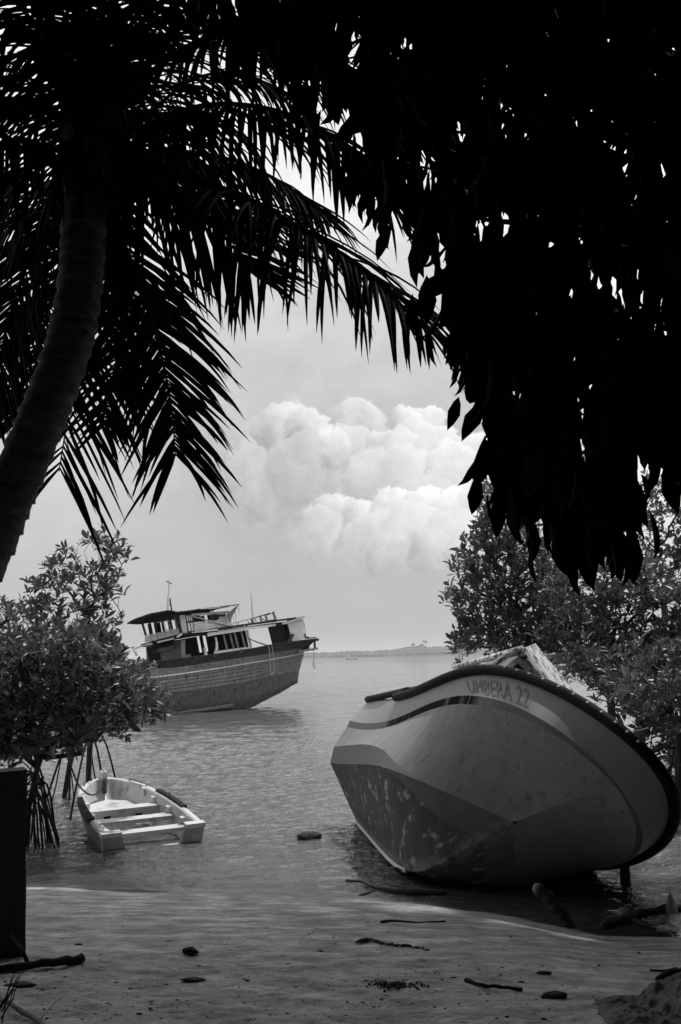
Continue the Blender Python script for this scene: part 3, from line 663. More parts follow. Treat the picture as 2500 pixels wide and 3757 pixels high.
pnt = curve([(200, 430, 1.52), (340, 405, 1.52), (600, 370, 1.50), (880, 330, 1.34), (1040, 295, 1.10), (1150, 270, .82), (1260, 247, .46), (1345, 232, .08)], [(-9.8, .02, -1.4), (-9.0, .45, -1.65), (-7.9, .95, -1.9), (-6, 1.3, -2.15)])
kel = curve([(180, 600, 1.05), (330, 570, 1.05), (600, 545, .95), (840, 525, .78), (980, 518, .56), (1080, 465, .36), (1200, 405, .18), (1335, 325, .03)], [(-9.0, .02, -2.6), (-8.4, .3, -2.8), (-7.4, .6, -2.95), (-6, .8, -3.05)])
def hull_rows(A, B, n): return [A * (1 - k / n) + B * (k / n) for k in range(n + 1)]
def planks(A, B, n, mat, count, seed):
    """n strakes between two hull curves, each sawn into planks: objects of their own"""
    R = hull_rows(A, B, n); rs = np.random.default_rng(seed)
    for r in range(n):
        cuts = np.sort(np.r_[0, np.clip(np.linspace(0, 1, count + 1)[1:-1] + rs.uniform(-.10, .10, count - 1), .03, .97), 1])
        for c in range(count):
            i = np.linspace(cuts[c] * (NW - 1) + .02, cuts[c + 1] * (NW - 1) - .02, 14); ii = np.arange(NW)
            off = rs.uniform(.0, .022); gp = .006 + rs.uniform(0, .01)
            a = np.stack([np.interp(i, ii, R[r][:, k]) for k in range(3)], 1); b = np.stack([np.interp(i, ii, R[r + 1][:, k]) for k in range(3)], 1)
            dn = unit(b - a); a = a + dn * gp; b = b - dn * gp; tn = np.gradient(a, axis=0); nn = unit(np.cross(tn, dn)); nn *= np.sign(nn[:, 1:2] + 1e-9)
            if rs.random() < .012: continue                                     # a plank gone
            m_ = MB(); m_.grid([a - nn * .04, a + nn * off, b + nn * off, b - nn * .04])
            e = len(a); m_.f += [(0, e, 2 * e, 3 * e), (e - 1, 4 * e - 1, 3 * e - 1, 2 * e - 1)]
            m_.build('plank', mat, wreck)
planks(top, bul, 2, 'dark_plank', 5, 1)
planks(bul, led, 3, 'grey_plank', 5, 2)
planks(led, pnt, 5, 'grey_plank', 5, 3)
low = MB(); low.grid(hull_rows(pnt, kel, 6)); low.build('lower_hull', 'low_hull', wreck, True)
fo = hull_rows(pnt, kel, 10); bq = MB()                                        # shell crust low on the hull
for i in range(5200):
    t_ = rng.uniform(.02, 1.0) * (NW - 1); w_ = 1 - abs(rng.normal(0, .16)); w_ = max(w_, .35)
    a = np.array([np.interp(t_, np.arange(NW), pnt[:, k]) for k in range(3)]); b = np.array([np.interp(t_, np.arange(NW), kel[:, k]) for k in range(3)])
    P = a * (1 - w_) + b * w_; s_ = rng.uniform(.012, .035)
    bq.add(np.array([(-s_, 0, -s_), (s_, 0, -s_), (0, 0, s_), (0, s_ * 1.2, 0)]) + P, [(0, 1, 3), (1, 2, 3), (2, 0, 3)])
o_ = bq.build('barnacle_crust', 'barnacle', wreck); o_['kind'] = 'stuff'
stb = MB()
for A, B, n in ((top, bul, 1), (bul, led, 2), (led, pnt, 3), (pnt, kel, 5)): stb.grid([mir(r) for r in hull_rows(A, B, n)])
stb.build('far_side', 'low_hull', wreck)
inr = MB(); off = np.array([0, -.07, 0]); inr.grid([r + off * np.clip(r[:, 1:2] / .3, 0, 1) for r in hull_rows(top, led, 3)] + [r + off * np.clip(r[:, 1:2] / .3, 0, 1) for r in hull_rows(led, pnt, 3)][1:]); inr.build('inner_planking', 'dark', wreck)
dk = MB(); rows = [np.c_[bul[:, 0], bul[:, 1] * s_ * .97, bul[:, 2] + .02] for s_ in (1, .5, 0, -.5, -1)]; dk.grid(rows).build('main_deck', 'dark_wood', wreck)
MB().tube(np.vstack([led + (0, .035, .0)])[6:], .026, 5).build('rubbing_strake', 'house_plank', wreck)
MB().tube(pnt[20:] + (0, .012, .01), .016, 5).build('paint_line_batten', 'grey_plank', wreck)
MB().tube(np.vstack([top + (0, .0, .03)]), [.04] * NW, 5).build('cap_rail', 'dark_wood', wreck)
bat = [SP(kh(x, y), 1.12) for x, y in ((300, 573), (420, 560), (560, 538), (700, 520), (840, 497))]
MB().tube(bat, [.07, .075, .08, .085, .09], 6).build('bilge_batten', 'barnacle', wreck)
post_l = [SP(kh(x, y), .03) for x, y in ((1388, 92), (1365, 170), (1347, 238), (1340, 290), (1336, 328))]
MB().tube(post_l, .06, 6).build('sternpost', 'grey_plank', wreck)

def clip_strip(P, n, lo, hi):          # keep the part of polygon P with lo <= p.n <= hi
    for s_, lim in ((1, lo), (-1, -hi)):
        out = []
        for i in range(len(P)):
            a, b = P[i], P[(i + 1) % len(P)]; da, db = s_ * (a @ n) - lim, s_ * (b @ n) - lim
            if da >= 0: out.append(a)
            if da * db < 0: out.append(a + (b - a) * (da / (da - db)))
        P = out
        if len(P) < 3: return []
    return P
def wall(pts, axis, width, ang, mat, th=.03, name='plank', gone=0., seed=0, out=1, parent=None):
    """boards covering a flat polygon (ship coordinates), one object each"""
    rs = np.random.default_rng(seed); pts = [np.array(p, float) for p in pts]; ax = [k for k in range(3) if k != axis]
    v0 = np.mean([p[axis] for p in pts]); P2 = [p[ax] for p in pts]
    d = unit(P2[1] - P2[0]); r_ = math.radians(ang); d = np.array([d[0] * math.cos(r_) - d[1] * math.sin(r_), d[0] * math.sin(r_) + d[1] * math.cos(r_)])
    n = np.array([-d[1], d[0]]); lo = min(p @ n for p in P2); hi = max(p @ n for p in P2); k = max(1, round((hi - lo) / width)); w = (hi - lo) / k
    for i in range(k):
        c = clip_strip(P2, n, lo + i * w + .006, lo + (i + 1) * w - .006)
        if len(c) < 3 or rs.random() < gone: continue
        o1 = v0 + out * rs.uniform(0, .014); vs = []
        for dep in (o1, o1 - out * th):
            for q_ in c: z_ = np.zeros(3); z_[axis] = dep; z_[ax] = q_; vs.append(z_)
        m = len(c); fs = [tuple(range(m)), tuple(range(2 * m - 1, m - 1, -1))] + [(j, j + m, (j + 1) % m + m, (j + 1) % m) for j in range(m)]
        MB().add(vs, fs).build(name, mat, parent or wreck)
def sbar(a, b, w, name, mat, parent=None, h=None): return MB().bar(a, b, h or w, w, (0, 1, 0)).build(name, mat, parent or wreck)
PS = 1.2                               # port side of the deckhouse
# lower house: board front with the number plate
wall([SA(k4(*q), .32) for q in ((310, 968), (785, 930), (765, 690), (300, 760))], 0, .085, -52, 'house_front', out=-1, seed=4)
def plaque(corn, a, mat, th, txt=None, parent=None):
    C4 = [SA(k4(*q), a) for q in corn]; mb = MB(); mb.hexa([c + (0, 0, 0) for c in C4] + [c - np.array((th, 0, 0)) for c in C4]); b = mb.build('name_board', mat, wreck)
    if txt:
        v, f = text_mesh(txt); u_ = (v[:, 0] - v[:, 0].min()) / np.ptp(v[:, 0]); w_ = (v[:, 1] - v[:, 1].min()) / np.ptp(v[:, 1]); u_ = .04 + .92 * u_; w_ = .17 + .66 * w_
        P = [(C4[0] * (1 - x) + C4[1] * x) * (1 - y) + (C4[3] * (1 - x) + C4[2] * x) * y - np.array((th + .012, 0, 0)) for x, y in zip(u_, w_)]
        link('lettering', newmesh('lettering', P, f, 'ink'), b)
        fr = MB()
        for i in range(4): fr.bar(C4[i] - np.array((th + .004, 0, 0)), C4[(i + 1) % 4] - np.array((th + .004, 0, 0)), .02, .02, (1, 0, 0))
        fr.build('board_frame', 'dark_wood', b)
plaque(((380, 868), (678, 802), (668, 755), (374, 822)), .28, 'sign', .03, 'GT. 113. No 742/AAB')
plaque(((395, 805), (650, 748), (640, 700), (388, 758)), .285, 'dark_wood', .03)
# house sides behind the openings
A_ = lambda q, p=PS: SP(k4(*q), p)
E_ = lambda q, p=PS: SP(k8(*q), p)
lo_u, hi_u = -1.15, -.12
sl_ = [float(SP(k4(x_, 790), -1.2)[0]) for x_ in (970, 1010, 1047, 1092)] + [float(SP(k8(415, 760), -1.2)[0])]
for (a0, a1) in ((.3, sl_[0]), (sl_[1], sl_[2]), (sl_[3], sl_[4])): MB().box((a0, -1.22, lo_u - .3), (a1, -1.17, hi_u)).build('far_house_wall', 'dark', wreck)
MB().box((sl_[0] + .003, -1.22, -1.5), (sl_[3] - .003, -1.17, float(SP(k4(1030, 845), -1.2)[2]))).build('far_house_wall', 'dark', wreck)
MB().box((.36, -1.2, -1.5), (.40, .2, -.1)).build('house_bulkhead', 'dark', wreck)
wall([A_((760, 940)), A_((805, 935)), A_((800, 690)), A_((750, 690))], 1, .12, 90, 'house_front', seed=5)
bx = [SP(k4(*q), 1.0) for q in ((805, 925), (875, 915), (870, 870), (812, 880))]; MB().hexa([b + (0, -.2, 0) for b in bx] + bx).build('deck_locker', 'house_front', wreck)
def post(a, b, w, mat='white_wood', name='stanchion'): return sbar(a, b, w, name, mat)
bt0, bt1 = SP(k4(1068, 895), 1.45), SP(k4(1052, 790), 1.45); MB().tube([bt0, bt0 * .6 + bt1 * .4, bt0 * .25 + bt1 * .75, bt1], [.085, .07, .065, .095], 8).build('bitt', 'house_plank', wreck)
kp = [SP(k4(*q), 1.22) for q in ((1183, 872), (1205, 800), (1205, 730), (1188, 655))]; MB().tube(kp, [.085, .07, .06, .05], 6).build('knee_post', 'white_wood', wreck)
arch = [SP(k4(*q), 1.2) for q in ((830, 640), (1000, 622), (1090, 618), (1150, 640), (1195, 670))]; MB().tube(arch, [.05, .055, .06, .05, .04], 5).build('opening_arch', 'dark_wood', wreck)
for a, b, w in (((75, 695), (132, 915), .075), ((167, 675), (228, 902), .075), ((232, 660), (292, 895), .085), ((332, 650), (388, 880), .08), ((422, 635), (476, 872), .095)):
    post(E_(a), E_(b), w, 'grey_plank' if a[0] != 422 else 'house_plank')
wall([E_((0, 978)), E_((498, 905)), E_((488, 868)), E_((0, 932))], 1, .3, 0, 'white_wood', seed=6)
wall([A_((1200, 870)), A_((1568, 815)), A_((1568, 785)), A_((1205, 832))], 1, .3, 0, 'white_wood', seed=7)
MB().box((2.2, -1.15, -1.45), (4.3, -.55, -1.2)).build('inner_bench', 'dark', wreck)
# dark cabin right aft
Q = [E_(q, 1.02) for q in ((785, 858), (1060, 800), (990, 548), (718, 590))]
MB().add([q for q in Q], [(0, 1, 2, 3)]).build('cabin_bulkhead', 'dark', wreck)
for qa, qb in (((990, 550), (1045, 735)),): post(E_(qa, 1.19), E_(qb, 1.19), .07, 'dark_wood', 'door_post')
wall([E_(q) for q in ((1075, 800), (1262, 752), (1278, 688), (1236, 565), (1225, 442), (985, 530), (1022, 640), (1045, 735))], 1, .145, 11, 'house_plank', seed=8)
e1 = E_((1225, 442)); e2 = E_((1278, 688)); e3 = E_((1262, 752))
MB().add([e1 - (.02, 0, 0), e2 - (.02, 0, 0), e3 - (.02, 0, 0), e3 - (.02, 2.4, 0), e2 - (.02, 2.4, 0), e1 - (.02, 2.4, 0)], [(0, 1, 2, 3, 4, 5)]).build('stern_wall', 'house_front', wreck)
lg = [SP(k8(1080, 700), 1.35), SP(k8(1010, 815), 1.3)]; MB().tube(lg, .085, 9).build('leaning_bollard', 'dark_wood', wreck)
# upper deck / poop roof
r0_, r1_ = E_((0, 628), 1.32), E_((1235, 440), 1.32)
def slab(a0, a1, u0, u1, p, th, name, mat, extra=0):
    return MB().hexa([(a0, -p, u0 - th), (a1, -p, u1 - th), (a1, p, u1 - th), (a0, p, u0 - th), (a0, -p, u0), (a1, -p, u1), (a1, p, u1), (a0, p, u0)]).build(name, mat, wreck)
fr0 = SA(k4(160, 765), -.35); ua = A_((760, 612), 1.32)[2]
slab(-.40, 2.9, ua, ua + .0, 1.38, .06, 'upper_deck', 'dark_wood'); slab(2.905, r1_[0] + .05, ua + .005, r1_[2] + .02, 1.34, .05, 'poop_roof', 'dark_wood')
wall([SP(k8(*q), 1.36) for q in ((0, 692), (420, 628), (718, 590), (832, 575), (830, 545), (420, 588), (0, 640))], 1, .6, 0, 'house_plank', seed=9)
wall([SP(k4(*q), 1.36) for q in ((1090, 648), (1200, 625), (1568, 570), (1568, 535), (1085, 600))], 1, .6, 0, 'house_plank', seed=10)
wall([SP(k8(*q), 1.36) for q in ((925, 558), (990, 545), (1232, 462), (1232, 442), (925, 520))], 1, .6, 0, 'house_plank', seed=11)
edge = [SP(k4(*q), 1.41) for q in ((700, 655), (760, 612), (880, 600), (1040, 585), (1220, 560), (1400, 535), (1568, 515))] + [SP(k8(*q), 1.41) for q in ((200, 600), (420, 572), (830, 522), (985, 500), (1120, 462), (1235, 436))]
for i in range(len(edge) - 1):
    d_ = rng.uniform(-.015, .02, 3); sbar(edge[i] + d_, edge[i + 1] + d_ * .5, rng.uniform(.04, .07), 'deck_edge_board', ('white_wood', 'dark_wood', 'house_plank')[i % 3])
for a, b in (((165, 800), (275, 758)), ((285, 755), (380, 735)), ((445, 720), (660, 670))):
    sbar(SA(k4(*a), -.42), SA(k4(*b), -.42), .075, 'deck_edge_board', 'white_wood', h=.03)
sbar(SA(k4(130, 775), -.3), SA(k4(185, 885), -.3), .10, 'stanchion', 'white_wood')
MB().box((-.3, -1.42, ua - .16), (-.25, 1.35, ua - .06)).build('deck_beam', 'dark_wood', wreck)
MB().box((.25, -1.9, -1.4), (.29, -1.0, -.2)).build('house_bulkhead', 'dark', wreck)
# wheelhouse
F0 = lambda q, a=0.: SA(k4(*q), a)
wall([F0(q) for q in ((292, 722), (742, 612), (736, 545), (283, 650))], 0, .115, 0, 'house_plank', out=-1, seed=12)
wall([F0(q, .0) for q in ((232, 492), (690, 395), (690, 345), (228, 440))], 0, .3, 0, 'dark_wood', out=-1, seed=13)
for t_, b_, w in (((255, 480), (300, 635), .12), ((345, 470), (378, 605), .085), ((418, 455), (450, 590), .12), ((500, 440), (532, 575), .06), ((610, 425), (640, 550), .06), ((672, 400), (715, 540), .17)):
    sbar(F0(t_, -.02), F0(b_, -.02), w, 'window_post', 'house_front' if w > .15 else 'dark_wood', h=.05)
sbar(F0((283, 640), -.03), F0((736, 538), -.03), .035, 'window_sill', 'white_wood')
fr = thing_f = [F0(q, -.05) for q in ((548, 565), (618, 548), (588, 440), (520, 455))]
wf_ = MB()
for i in range(4): wf_.bar(fr[i], fr[(i + 1) % 4], .03, .03, (1, 0, 0))
wf_.build('window_frame', 'white_wood', wreck)
sbar(F0((690, 380), .0) + (.0, .03, 0), F0((748, 612), .0) + (0, .03, 0), .11, 'corner_post', 'dark_wood', h=.11)
B_ = lambda q: SP(k4(*q), PS)
wall([B_(q) for q in ((768, 612), (832, 606), (797, 368), (728, 376))], 1, .13, 0, 'house_plank', seed=14)
dr = [B_(q) for q in ((838, 604), (928, 592), (888, 358), (800, 368))]
dm_ = MB(); dm_.hexa([q - (0, .03, 0) for q in dr] + dr); door = dm_.build('door', 'dark_wood', wreck)
def dpt(x, y): return (dr[0] * (1 - x) + dr[1] * x) * (1 - y) + (dr[3] * (1 - x) + dr[2] * x) * y
for x0_, x1_, y0_, y1_ in ((.12, .46, .10, .54), (.56, .88, .10, .54), (.10, .30, .64, .94), (.40, .60, .64, .94), (.70, .90, .64, .94)):
    c = [dpt(x0_, y0_), dpt(x1_, y0_), dpt(x1_, y1_), dpt(x0_, y1_)]; MB().hexa(c + [q + (0, .015, 0) for q in c]).build('door_panel', 'house_plank', door)
wall([B_(q) for q in ((930, 590), (1385, 522), (1340, 385), (1222, 398), (1212, 440), (905, 462))], 1, .125, 4, 'house_plank', seed=15)
wall([B_(q) for q in ((888, 385), (1362, 345), (1362, 318), (885, 352))], 1, .3, 0, 'house_plank', seed=16)
for a, b, w in (((905, 390), (920, 460), .12), ((1010, 385), (1035, 475), .09), ((1120, 370), (1145, 430), .13), ((1205, 365), (1225, 425), .13)): sbar(B_(a) - (0, .04, 0), B_(b) - (0, .04, 0), w, 'window_post', 'dark_wood')
sbar(B_((890, 393)) + (0, .05, 0), B_((1400, 520)) + (0, .05, 0), .10, 'diagonal_brace', 'house_plank', h=.035)
wall([B_(q) for q in ((1340, 385), (1388, 520), (1392, 480), (1358, 400))], 1, .1, 0, 'white_wood', seed=17)
hl = sorted([tuple(float(SP(k4(x_, 500), -1.2)[0]) for x_ in pr_) for pr_ in ((365, 402), (480, 500), (533, 583), (628, 676), (1062, 1105))]); a0 = .05
for h0, h1 in hl + [(2.95 + 2, 9)]:
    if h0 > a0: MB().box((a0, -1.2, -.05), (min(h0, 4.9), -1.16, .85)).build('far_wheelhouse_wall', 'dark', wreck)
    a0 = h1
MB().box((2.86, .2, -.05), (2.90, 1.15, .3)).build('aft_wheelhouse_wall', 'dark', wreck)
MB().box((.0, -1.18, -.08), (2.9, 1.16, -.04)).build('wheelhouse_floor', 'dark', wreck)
# wheelhouse roof: ragged edge, wide eaves
rf = [SP(k4(*q), 1.62) for q in ((720, 325), (950, 290), (1200, 262), (1485, 232))]
f1 = SA(k4(52, 470), -.75)
u_f, u_a = rf[0][2], rf[-1][2]; aR = rf[-1][0]
n = 14; tops = []
for i in range(n + 1):
    a = -.75 + (aR + .75) * i / n; u = np.interp(a, [-.75, rf[0][0], aR], [f1[2], u_f, u_a]); tops.append([(a, p, u + .10 * (1 - (p / 1.62) ** 2) + .012 * math.sin(i * 7.3 + p * 5)) for p in np.linspace(-1.62, 1.62, 9)])
ro = MB(); ro.grid(tops); ro.grid([[(a, p, u - .06) for a, p, u in r] for r in tops]); roof = ro.build('roof', 'dark_wood', wreck)
for i in range(n):
    a, b = np.array(tops[i][-1]), np.array(tops[i + 1][-1]); j = rng.uniform(-.02, .02); sbar(a + (0, .02, j - .04), b + (0, .02, j - .03), rng.uniform(.05, .085), 'eave_board', ('dark_wood', 'dark_wood', 'grey_plank', 'house_plank')[int(rng.integers(4))], roof, h=.03)
fe = [tops[0][k] for k in range(9)]
for i in range(8): sbar(np.array(fe[i]) + (-.02, 0, -.04), np.array(fe[i + 1]) + (-.02, 0, -.04), .075, 'eave_board', 'dark_wood', roof, h=.03)
MB().tube([SP(k4(*q), 1.55) for q in ((1095, 280), (1130, 315), (1215, 360), (1330, 362), (1420, 315), (1478, 245))], .018, 5).build('slack_cable', 'rope', wreck)
flap = [SP(k4(*q), 1.5) for q in ((1480, 240), (1330, 362), (1345, 395), (1385, 470), (1400, 395), (1450, 310))]
MB().add(flap + [q - (0, .02, 0) for q in flap], [tuple(range(6)), tuple(range(11, 5, -1))]).build('torn_flap', 'grey_plank', wreck)
for a, b in (((1485, 250), (1492, 378)), ((1440, 320), (1458, 510)), ((1415, 380), (1425, 460))): MB().tube([SP(k4(*a), 1.5), SP(k4(*b), 1.5)], [.016, .008], 4).build('hanging_strip', 'dark_rope', wreck)
# mast with its cross
mx_ = lambda q: SP(k1(*q), .2)
sbar(mx_((464, 300)), mx_((467, 190)), .085, 'mast_leg', 'house_plank'); sbar(mx_((490, 290)), mx_((477, 200)), .05, 'mast_leg', 'dark_wood'); sbar(mx_((470, 250)), mx_((482, 235)), .03, 'mast_leg', 'grey_plank')
MB().tube([mx_((467, 205)), mx_((469, 180)), mx_((473, 84))], [.035, .04, .03], 6).build('mast_pole', 'house_plank', wreck); sbar(mx_((455, 92)), mx_((489, 108)), .045, 'mast_crosstree', 'grey_plank')
# stern gear
fp = [SP(k8(*q), .9) for q in ((507, 470), (492, 300), (486, 215), (460, 78))]; MB().tube(fp, [.055, .04, .035, .012], 6).build('flag_pole', 'house_plank', wreck)
fg = [SP(k8(*q), .9) for q in ((463, 90), (482, 112), (503, 150), (480, 142), (474, 160))]; MB().add(fg, [(0, 1, 2, 3, 4)]).build('flag_rag', 'white_wood', wreck)
D_ = lambda q: SP(k8(*q), 1.1)
for a, b, w in (((487, 462), (512, 552), .10), ((612, 430), (628, 512), .07), ((684, 410), (716, 525), .08), ((795, 370), (836, 495), .09), ((535, 470), (552, 515), .035)): sbar(D_(a), D_(b), w, 'rail_post', 'grey_plank')
for a, b, w in (((492, 470), (612, 432), .05), ((612, 432), (750, 392), .055), ((690, 422), (795, 390), .03), ((560, 530), (660, 512), .05), ((725, 500), (820, 485), .06), ((640, 470), (690, 505), .03)): sbar(D_(a), D_(b), w, 'broken_rail', 'dark_wood')
for a, b in (((190, 545), (425, 482)), ((425, 482), (490, 468)), ((300, 577), (480, 530)), ((430, 490), (452, 560)), ((290, 520), (303, 577)), ((195, 548), (230, 585))): MB().tube([D_(a), D_(b)], .018, 5).build('wire_rail', 'grey_plank', wreck)
gp_ = lambda q: SP(k8(*q), 1.2)
sbar(gp_((1150, 945)), gp_((1432, 900)), .11, 'gallery_beam', 'grey_plank'); sbar(gp_((1290, 752)), gp_((1410, 738)), .05, 'gallery_beam', 'dark_wood'); sbar(gp_((1395, 778)), gp_((1442, 770)), .12, 'gallery_beam', 'dark_wood')
for a, b in (((1205, 850), (1208, 945)), ((1284, 835), (1288, 920)), ((1390, 795), (1397, 905)), ((1240, 690), (1268, 760)), ((1290, 728), (1300, 752))): sbar(gp_(a), gp_(b), .08, 'gallery_post', 'dark_wood')
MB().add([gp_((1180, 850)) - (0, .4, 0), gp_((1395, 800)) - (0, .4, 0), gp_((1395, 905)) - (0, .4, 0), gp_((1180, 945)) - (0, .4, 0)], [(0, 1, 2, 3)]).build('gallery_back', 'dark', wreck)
for pts in (((405, 738), (560, 800), (752, 862)), ((440, 755), (590, 822), (740, 866))): MB().tube([SP(k8(*q), 1.3) for q in pts], .018, 5).build('stay_rope', 'dark_rope', wreck)
for pts in (((732, 866), (745, 960), (745, 1040), (752, 1150), (757, 1285)), ((775, 862), (795, 960), (802, 1070), (806, 1245))): MB().tube([SP(k8(*q), 1.78) for q in pts], .02, 5).build('side_rope', 'rope', wreck)
MB().tube([SP(k8(757, 1285), 1.5), SP(k8(806, 1245), 1.5)], .02, 5).build('side_rope', 'rope', wreck)
MB().tube([SP(k8(*q), 1.25) for q in ((1368, 890), (1378, 960), (1386, 1000), (1376, 1090), (1364, 1140), (1375, 1178), (1395, 1195), (1392, 1130), (1377, 1088))], .015, 5).build('hanging_rope', 'dark_rope', wreck)
# ================================================================ VEGETATION
# leaf blade: x across, y along, z out of the blade
LT_V = np.array([(0, 0, 0), (-.30, .22, .05), (.30, .22, .05), (0, .25, 0), (-.5, .55, .06), (.5, .55, .06), (0, .55, -.03), (-.28, .82, .0), (.28, .82, .0), (0, .82, -.07), (0, 1, -.13)])
LT_F = [(0, 3, 1), (0, 2, 3), (1, 3, 6, 4), (3, 2, 5, 6), (4, 6, 9, 7), (6, 5, 8, 9), (7, 9, 10), (9, 8, 10)]
LS_V = np.array([(0, 0, 0), (-.5, .5, .05), (.5, .5, .05), (0, 1, -.1)]); LS_F = [(0, 2, 3, 1)]
def leaf_frames(d, n):
    d = unit(d); x = unit(np.cross(d, n)); z = np.cross(x, d); return x, d, z
def leaf_mass(name, base, d, n, L, Wd, mat, parent=None, tv=LT_V, tf=LT_F, zs=1.):
    x, y, z = leaf_frames(d, n); k = len(tv); m = len(base)
    V = base[:, None] + x[:, None] * (tv[None, :, :1] * Wd[:, None, None]) + y[:, None] * (tv[None, :, 1:2] * L[:, None, None]) + z[:, None] * (tv[None, :, 2:] * L[:, None, None] * zs)
    me = bpy.data.meshes.new(name); me.vertices.add(m * k); me.vertices.foreach_set('co', V.ravel())
    idx = np.concatenate([np.array(f) for f in tf]); cnt = np.array([len(f) for f in tf]); st = np.r_[0, np.cumsum(cnt)[:-1]]; tl = len(idx)
    me.loops.add(tl * m); me.loops.foreach_set('vertex_index', (idx[None] + (np.arange(m) * k)[:, None]).ravel().astype(np.int32))
    me.polygons.add(len(tf) * m); me.polygons.foreach_set('loop_start', (st[None] + (np.arange(m) * tl)[:, None]).ravel().astype(np.int32)); me.polygons.foreach_set('loop_total', np.tile(cnt, m).astype(np.int32))
    me.materials.append(MT[mat]); me.update(calc_edges=True)
    o = link(name, me, parent); return o
_leafmesh = {}
def leaf_objs(base, d, n, L, Wd, mat, parent, zs=1., name='leaf'):
    key = mat
    if key not in _leafmesh: _leafmesh[key] = newmesh('leaf', LT_V, LT_F, mat)
    x, y, z = leaf_frames(d, n); inv = parent.matrix_world.inverted() if parent is not None else Matrix()
    for i in range(len(base)):
        m = Matrix.Identity(4)
        for k in range(3): m[k][0] = x[i, k] * Wd[i]; m[k][1] = y[i, k] * L[i]; m[k][2] = z[i, k] * L[i] * zs; m[k][3] = base[i, k]
        o = link(name, _leafmesh[key], parent); o.matrix_local = inv @ m
def sample_region(poly, n, ylo, yhi, rs, ybias=None):
    """points whose direction falls in an outline of the photograph, spread through a depth"""
    P = np.array(poly, float); out = []; lo, hi = P.min(0), P.max(0)
    while len(out) < n:
        x = rs.uniform(lo[0], hi[0], 4 * n); y = rs.uniform(lo[1], hi[1], 4 * n); k = in_poly(x, y, P)
        for a, b in zip(x[k], y[k]):
            Yv = rs.uniform(ylo, yhi) if ybias is None else ybias(a, b, rs)
            out.append(dy(a, b, Yv))
            if len(out) >= n: break
    return np.array(out)
def grow(nodes, pts, rs, r_tip=.004, r_exp=.46, jitter=.12, up=.0):
    """join every point to the nearest branch grown so far; returns tubes and the growth direction at each point"""
    nodes = [np.array(p, float) for p in nodes]; par = [i - 1 for i in range(len(nodes))]
    root = nodes[-1]; order = np.argsort(np.linalg.norm(pts - root, axis=1) + rs.uniform(0, .15, len(pts)))
    arr = np.empty((len(nodes) + 2 * len(pts), 3)); arr[:len(nodes)] = nodes; cnt = len(nodes); idx = {}
    dist0 = np.zeros(len(arr)); 
    for i in range(1, cnt): dist0[i] = dist0[i - 1] + np.linalg.norm(arr[i] - arr[i - 1])
    for o in order:
        p = pts[o]; D = np.linalg.norm(arr[:cnt] - p, axis=1); c = D + .25 * dist0[:cnt] + np.where(arr[:cnt, 2] > p[2] + .05, .5 * (arr[:cnt, 2] - p[2]), 0); j = int(np.argmin(c))
        mid = arr[j] * .5 + p * .5 + rs.normal(0, jitter, 3) * D[j] + np.array([0, 0, -.08 * D[j]])
        arr[cnt] = mid; par.append(j); dist0[cnt] = dist0[j] + D[j] * .5; arr[cnt + 1] = p; par.append(cnt); dist0[cnt + 1] = dist0[j] + D[j]; idx[int(o)] = cnt + 1; cnt += 2
    w = np.zeros(cnt)
    for i in idx.values(): w[i] += 1
    for i in range(cnt - 1, 0, -1): w[par[i]] += w[i]
    rad = r_tip * np.maximum(w, 1) ** r_exp
    dirs = np.array([unit(arr[idx[i]] - arr[par[idx[i]]]) for i in range(len(pts))])
    return arr[:cnt], par, rad, dirs
def branch_mesh(arr, par, rad, n0=0, nseg=5):
    mb = MB()
    for i in range(1, len(arr)):
        j = par[i]
        if j < 0: continue
        r1 = min(rad[j], rad[i] * 1.5); n = 4 if rad[i] < .012 else 6
        mb.tube([arr[j], arr[i]], [r1, rad[i]], n, False)
    return mb
def rosettes(pts, dirs, k, L, rs, spread=(.5, 1.25), aspect=.40, up=.5):
    """leaf sprays at twig ends"""
    B = []; D = []; Nn = []; Ls = []
    ax = unit(unit(dirs) * (1 - up) + np.array([0, 0, up]) + rs.normal(0, .28, (len(pts), 3)))
    for p, a in zip(pts, ax):
        kk = int(rs.integers(k[0], k[1] + 1)); s = unit(np.cross(a, rs.normal(0, 1, 3))); t = np.cross(a, s); ph = rs.uniform(0, 6.28); l0 = L * rs.uniform(.7, 1.2)
        for i in range(kk):
            an = ph + i * 2.4 + rs.normal(0, .2); th = spread[0] + (spread[1] - spread[0]) * (i / kk) + rs.normal(0, .14)
            rd = s * math.cos(an) + t * math.sin(an); d = a * math.cos(th) + rd * math.sin(th)
            B.append(p - a * (.018 * i) + d * .008); D.append(d); Nn.append(unit(a * math.sin(th) - rd * math.cos(th) + rs.normal(0, .18, 3))); Ls.append(l0 * (.62 + .38 * min(1, i / 2.5)) * rs.uniform(.62, 1.2))
    Ls = np.array(Ls); return np.array(B), np.array(D), np.array(Nn), Ls, Ls * aspect * rs.uniform(.85, 1.1, len(Ls))
def foliage(root, B, D, Nn, L, Wd, mat, n_single=300, zs=1., key=None):
    inv = root.matrix_world.translation; off = np.array(inv)
    dist = np.linalg.norm(B - CAM, axis=1) / L
    k = np.argsort(dist + (rng.random(len(B)) * .0)) if key is None else np.argsort(key)
    a, b = k[:n_single], k[n_single:]
    leaf_objs(B[a], D[a], Nn[a], L[a], Wd[a], mat, root, zs)
    if len(b):
        o = leaf_mass('foliage', B[b] - off, D[b], Nn[b], L[b], Wd[b], mat, root, zs=zs); o['kind'] = 'stuff'

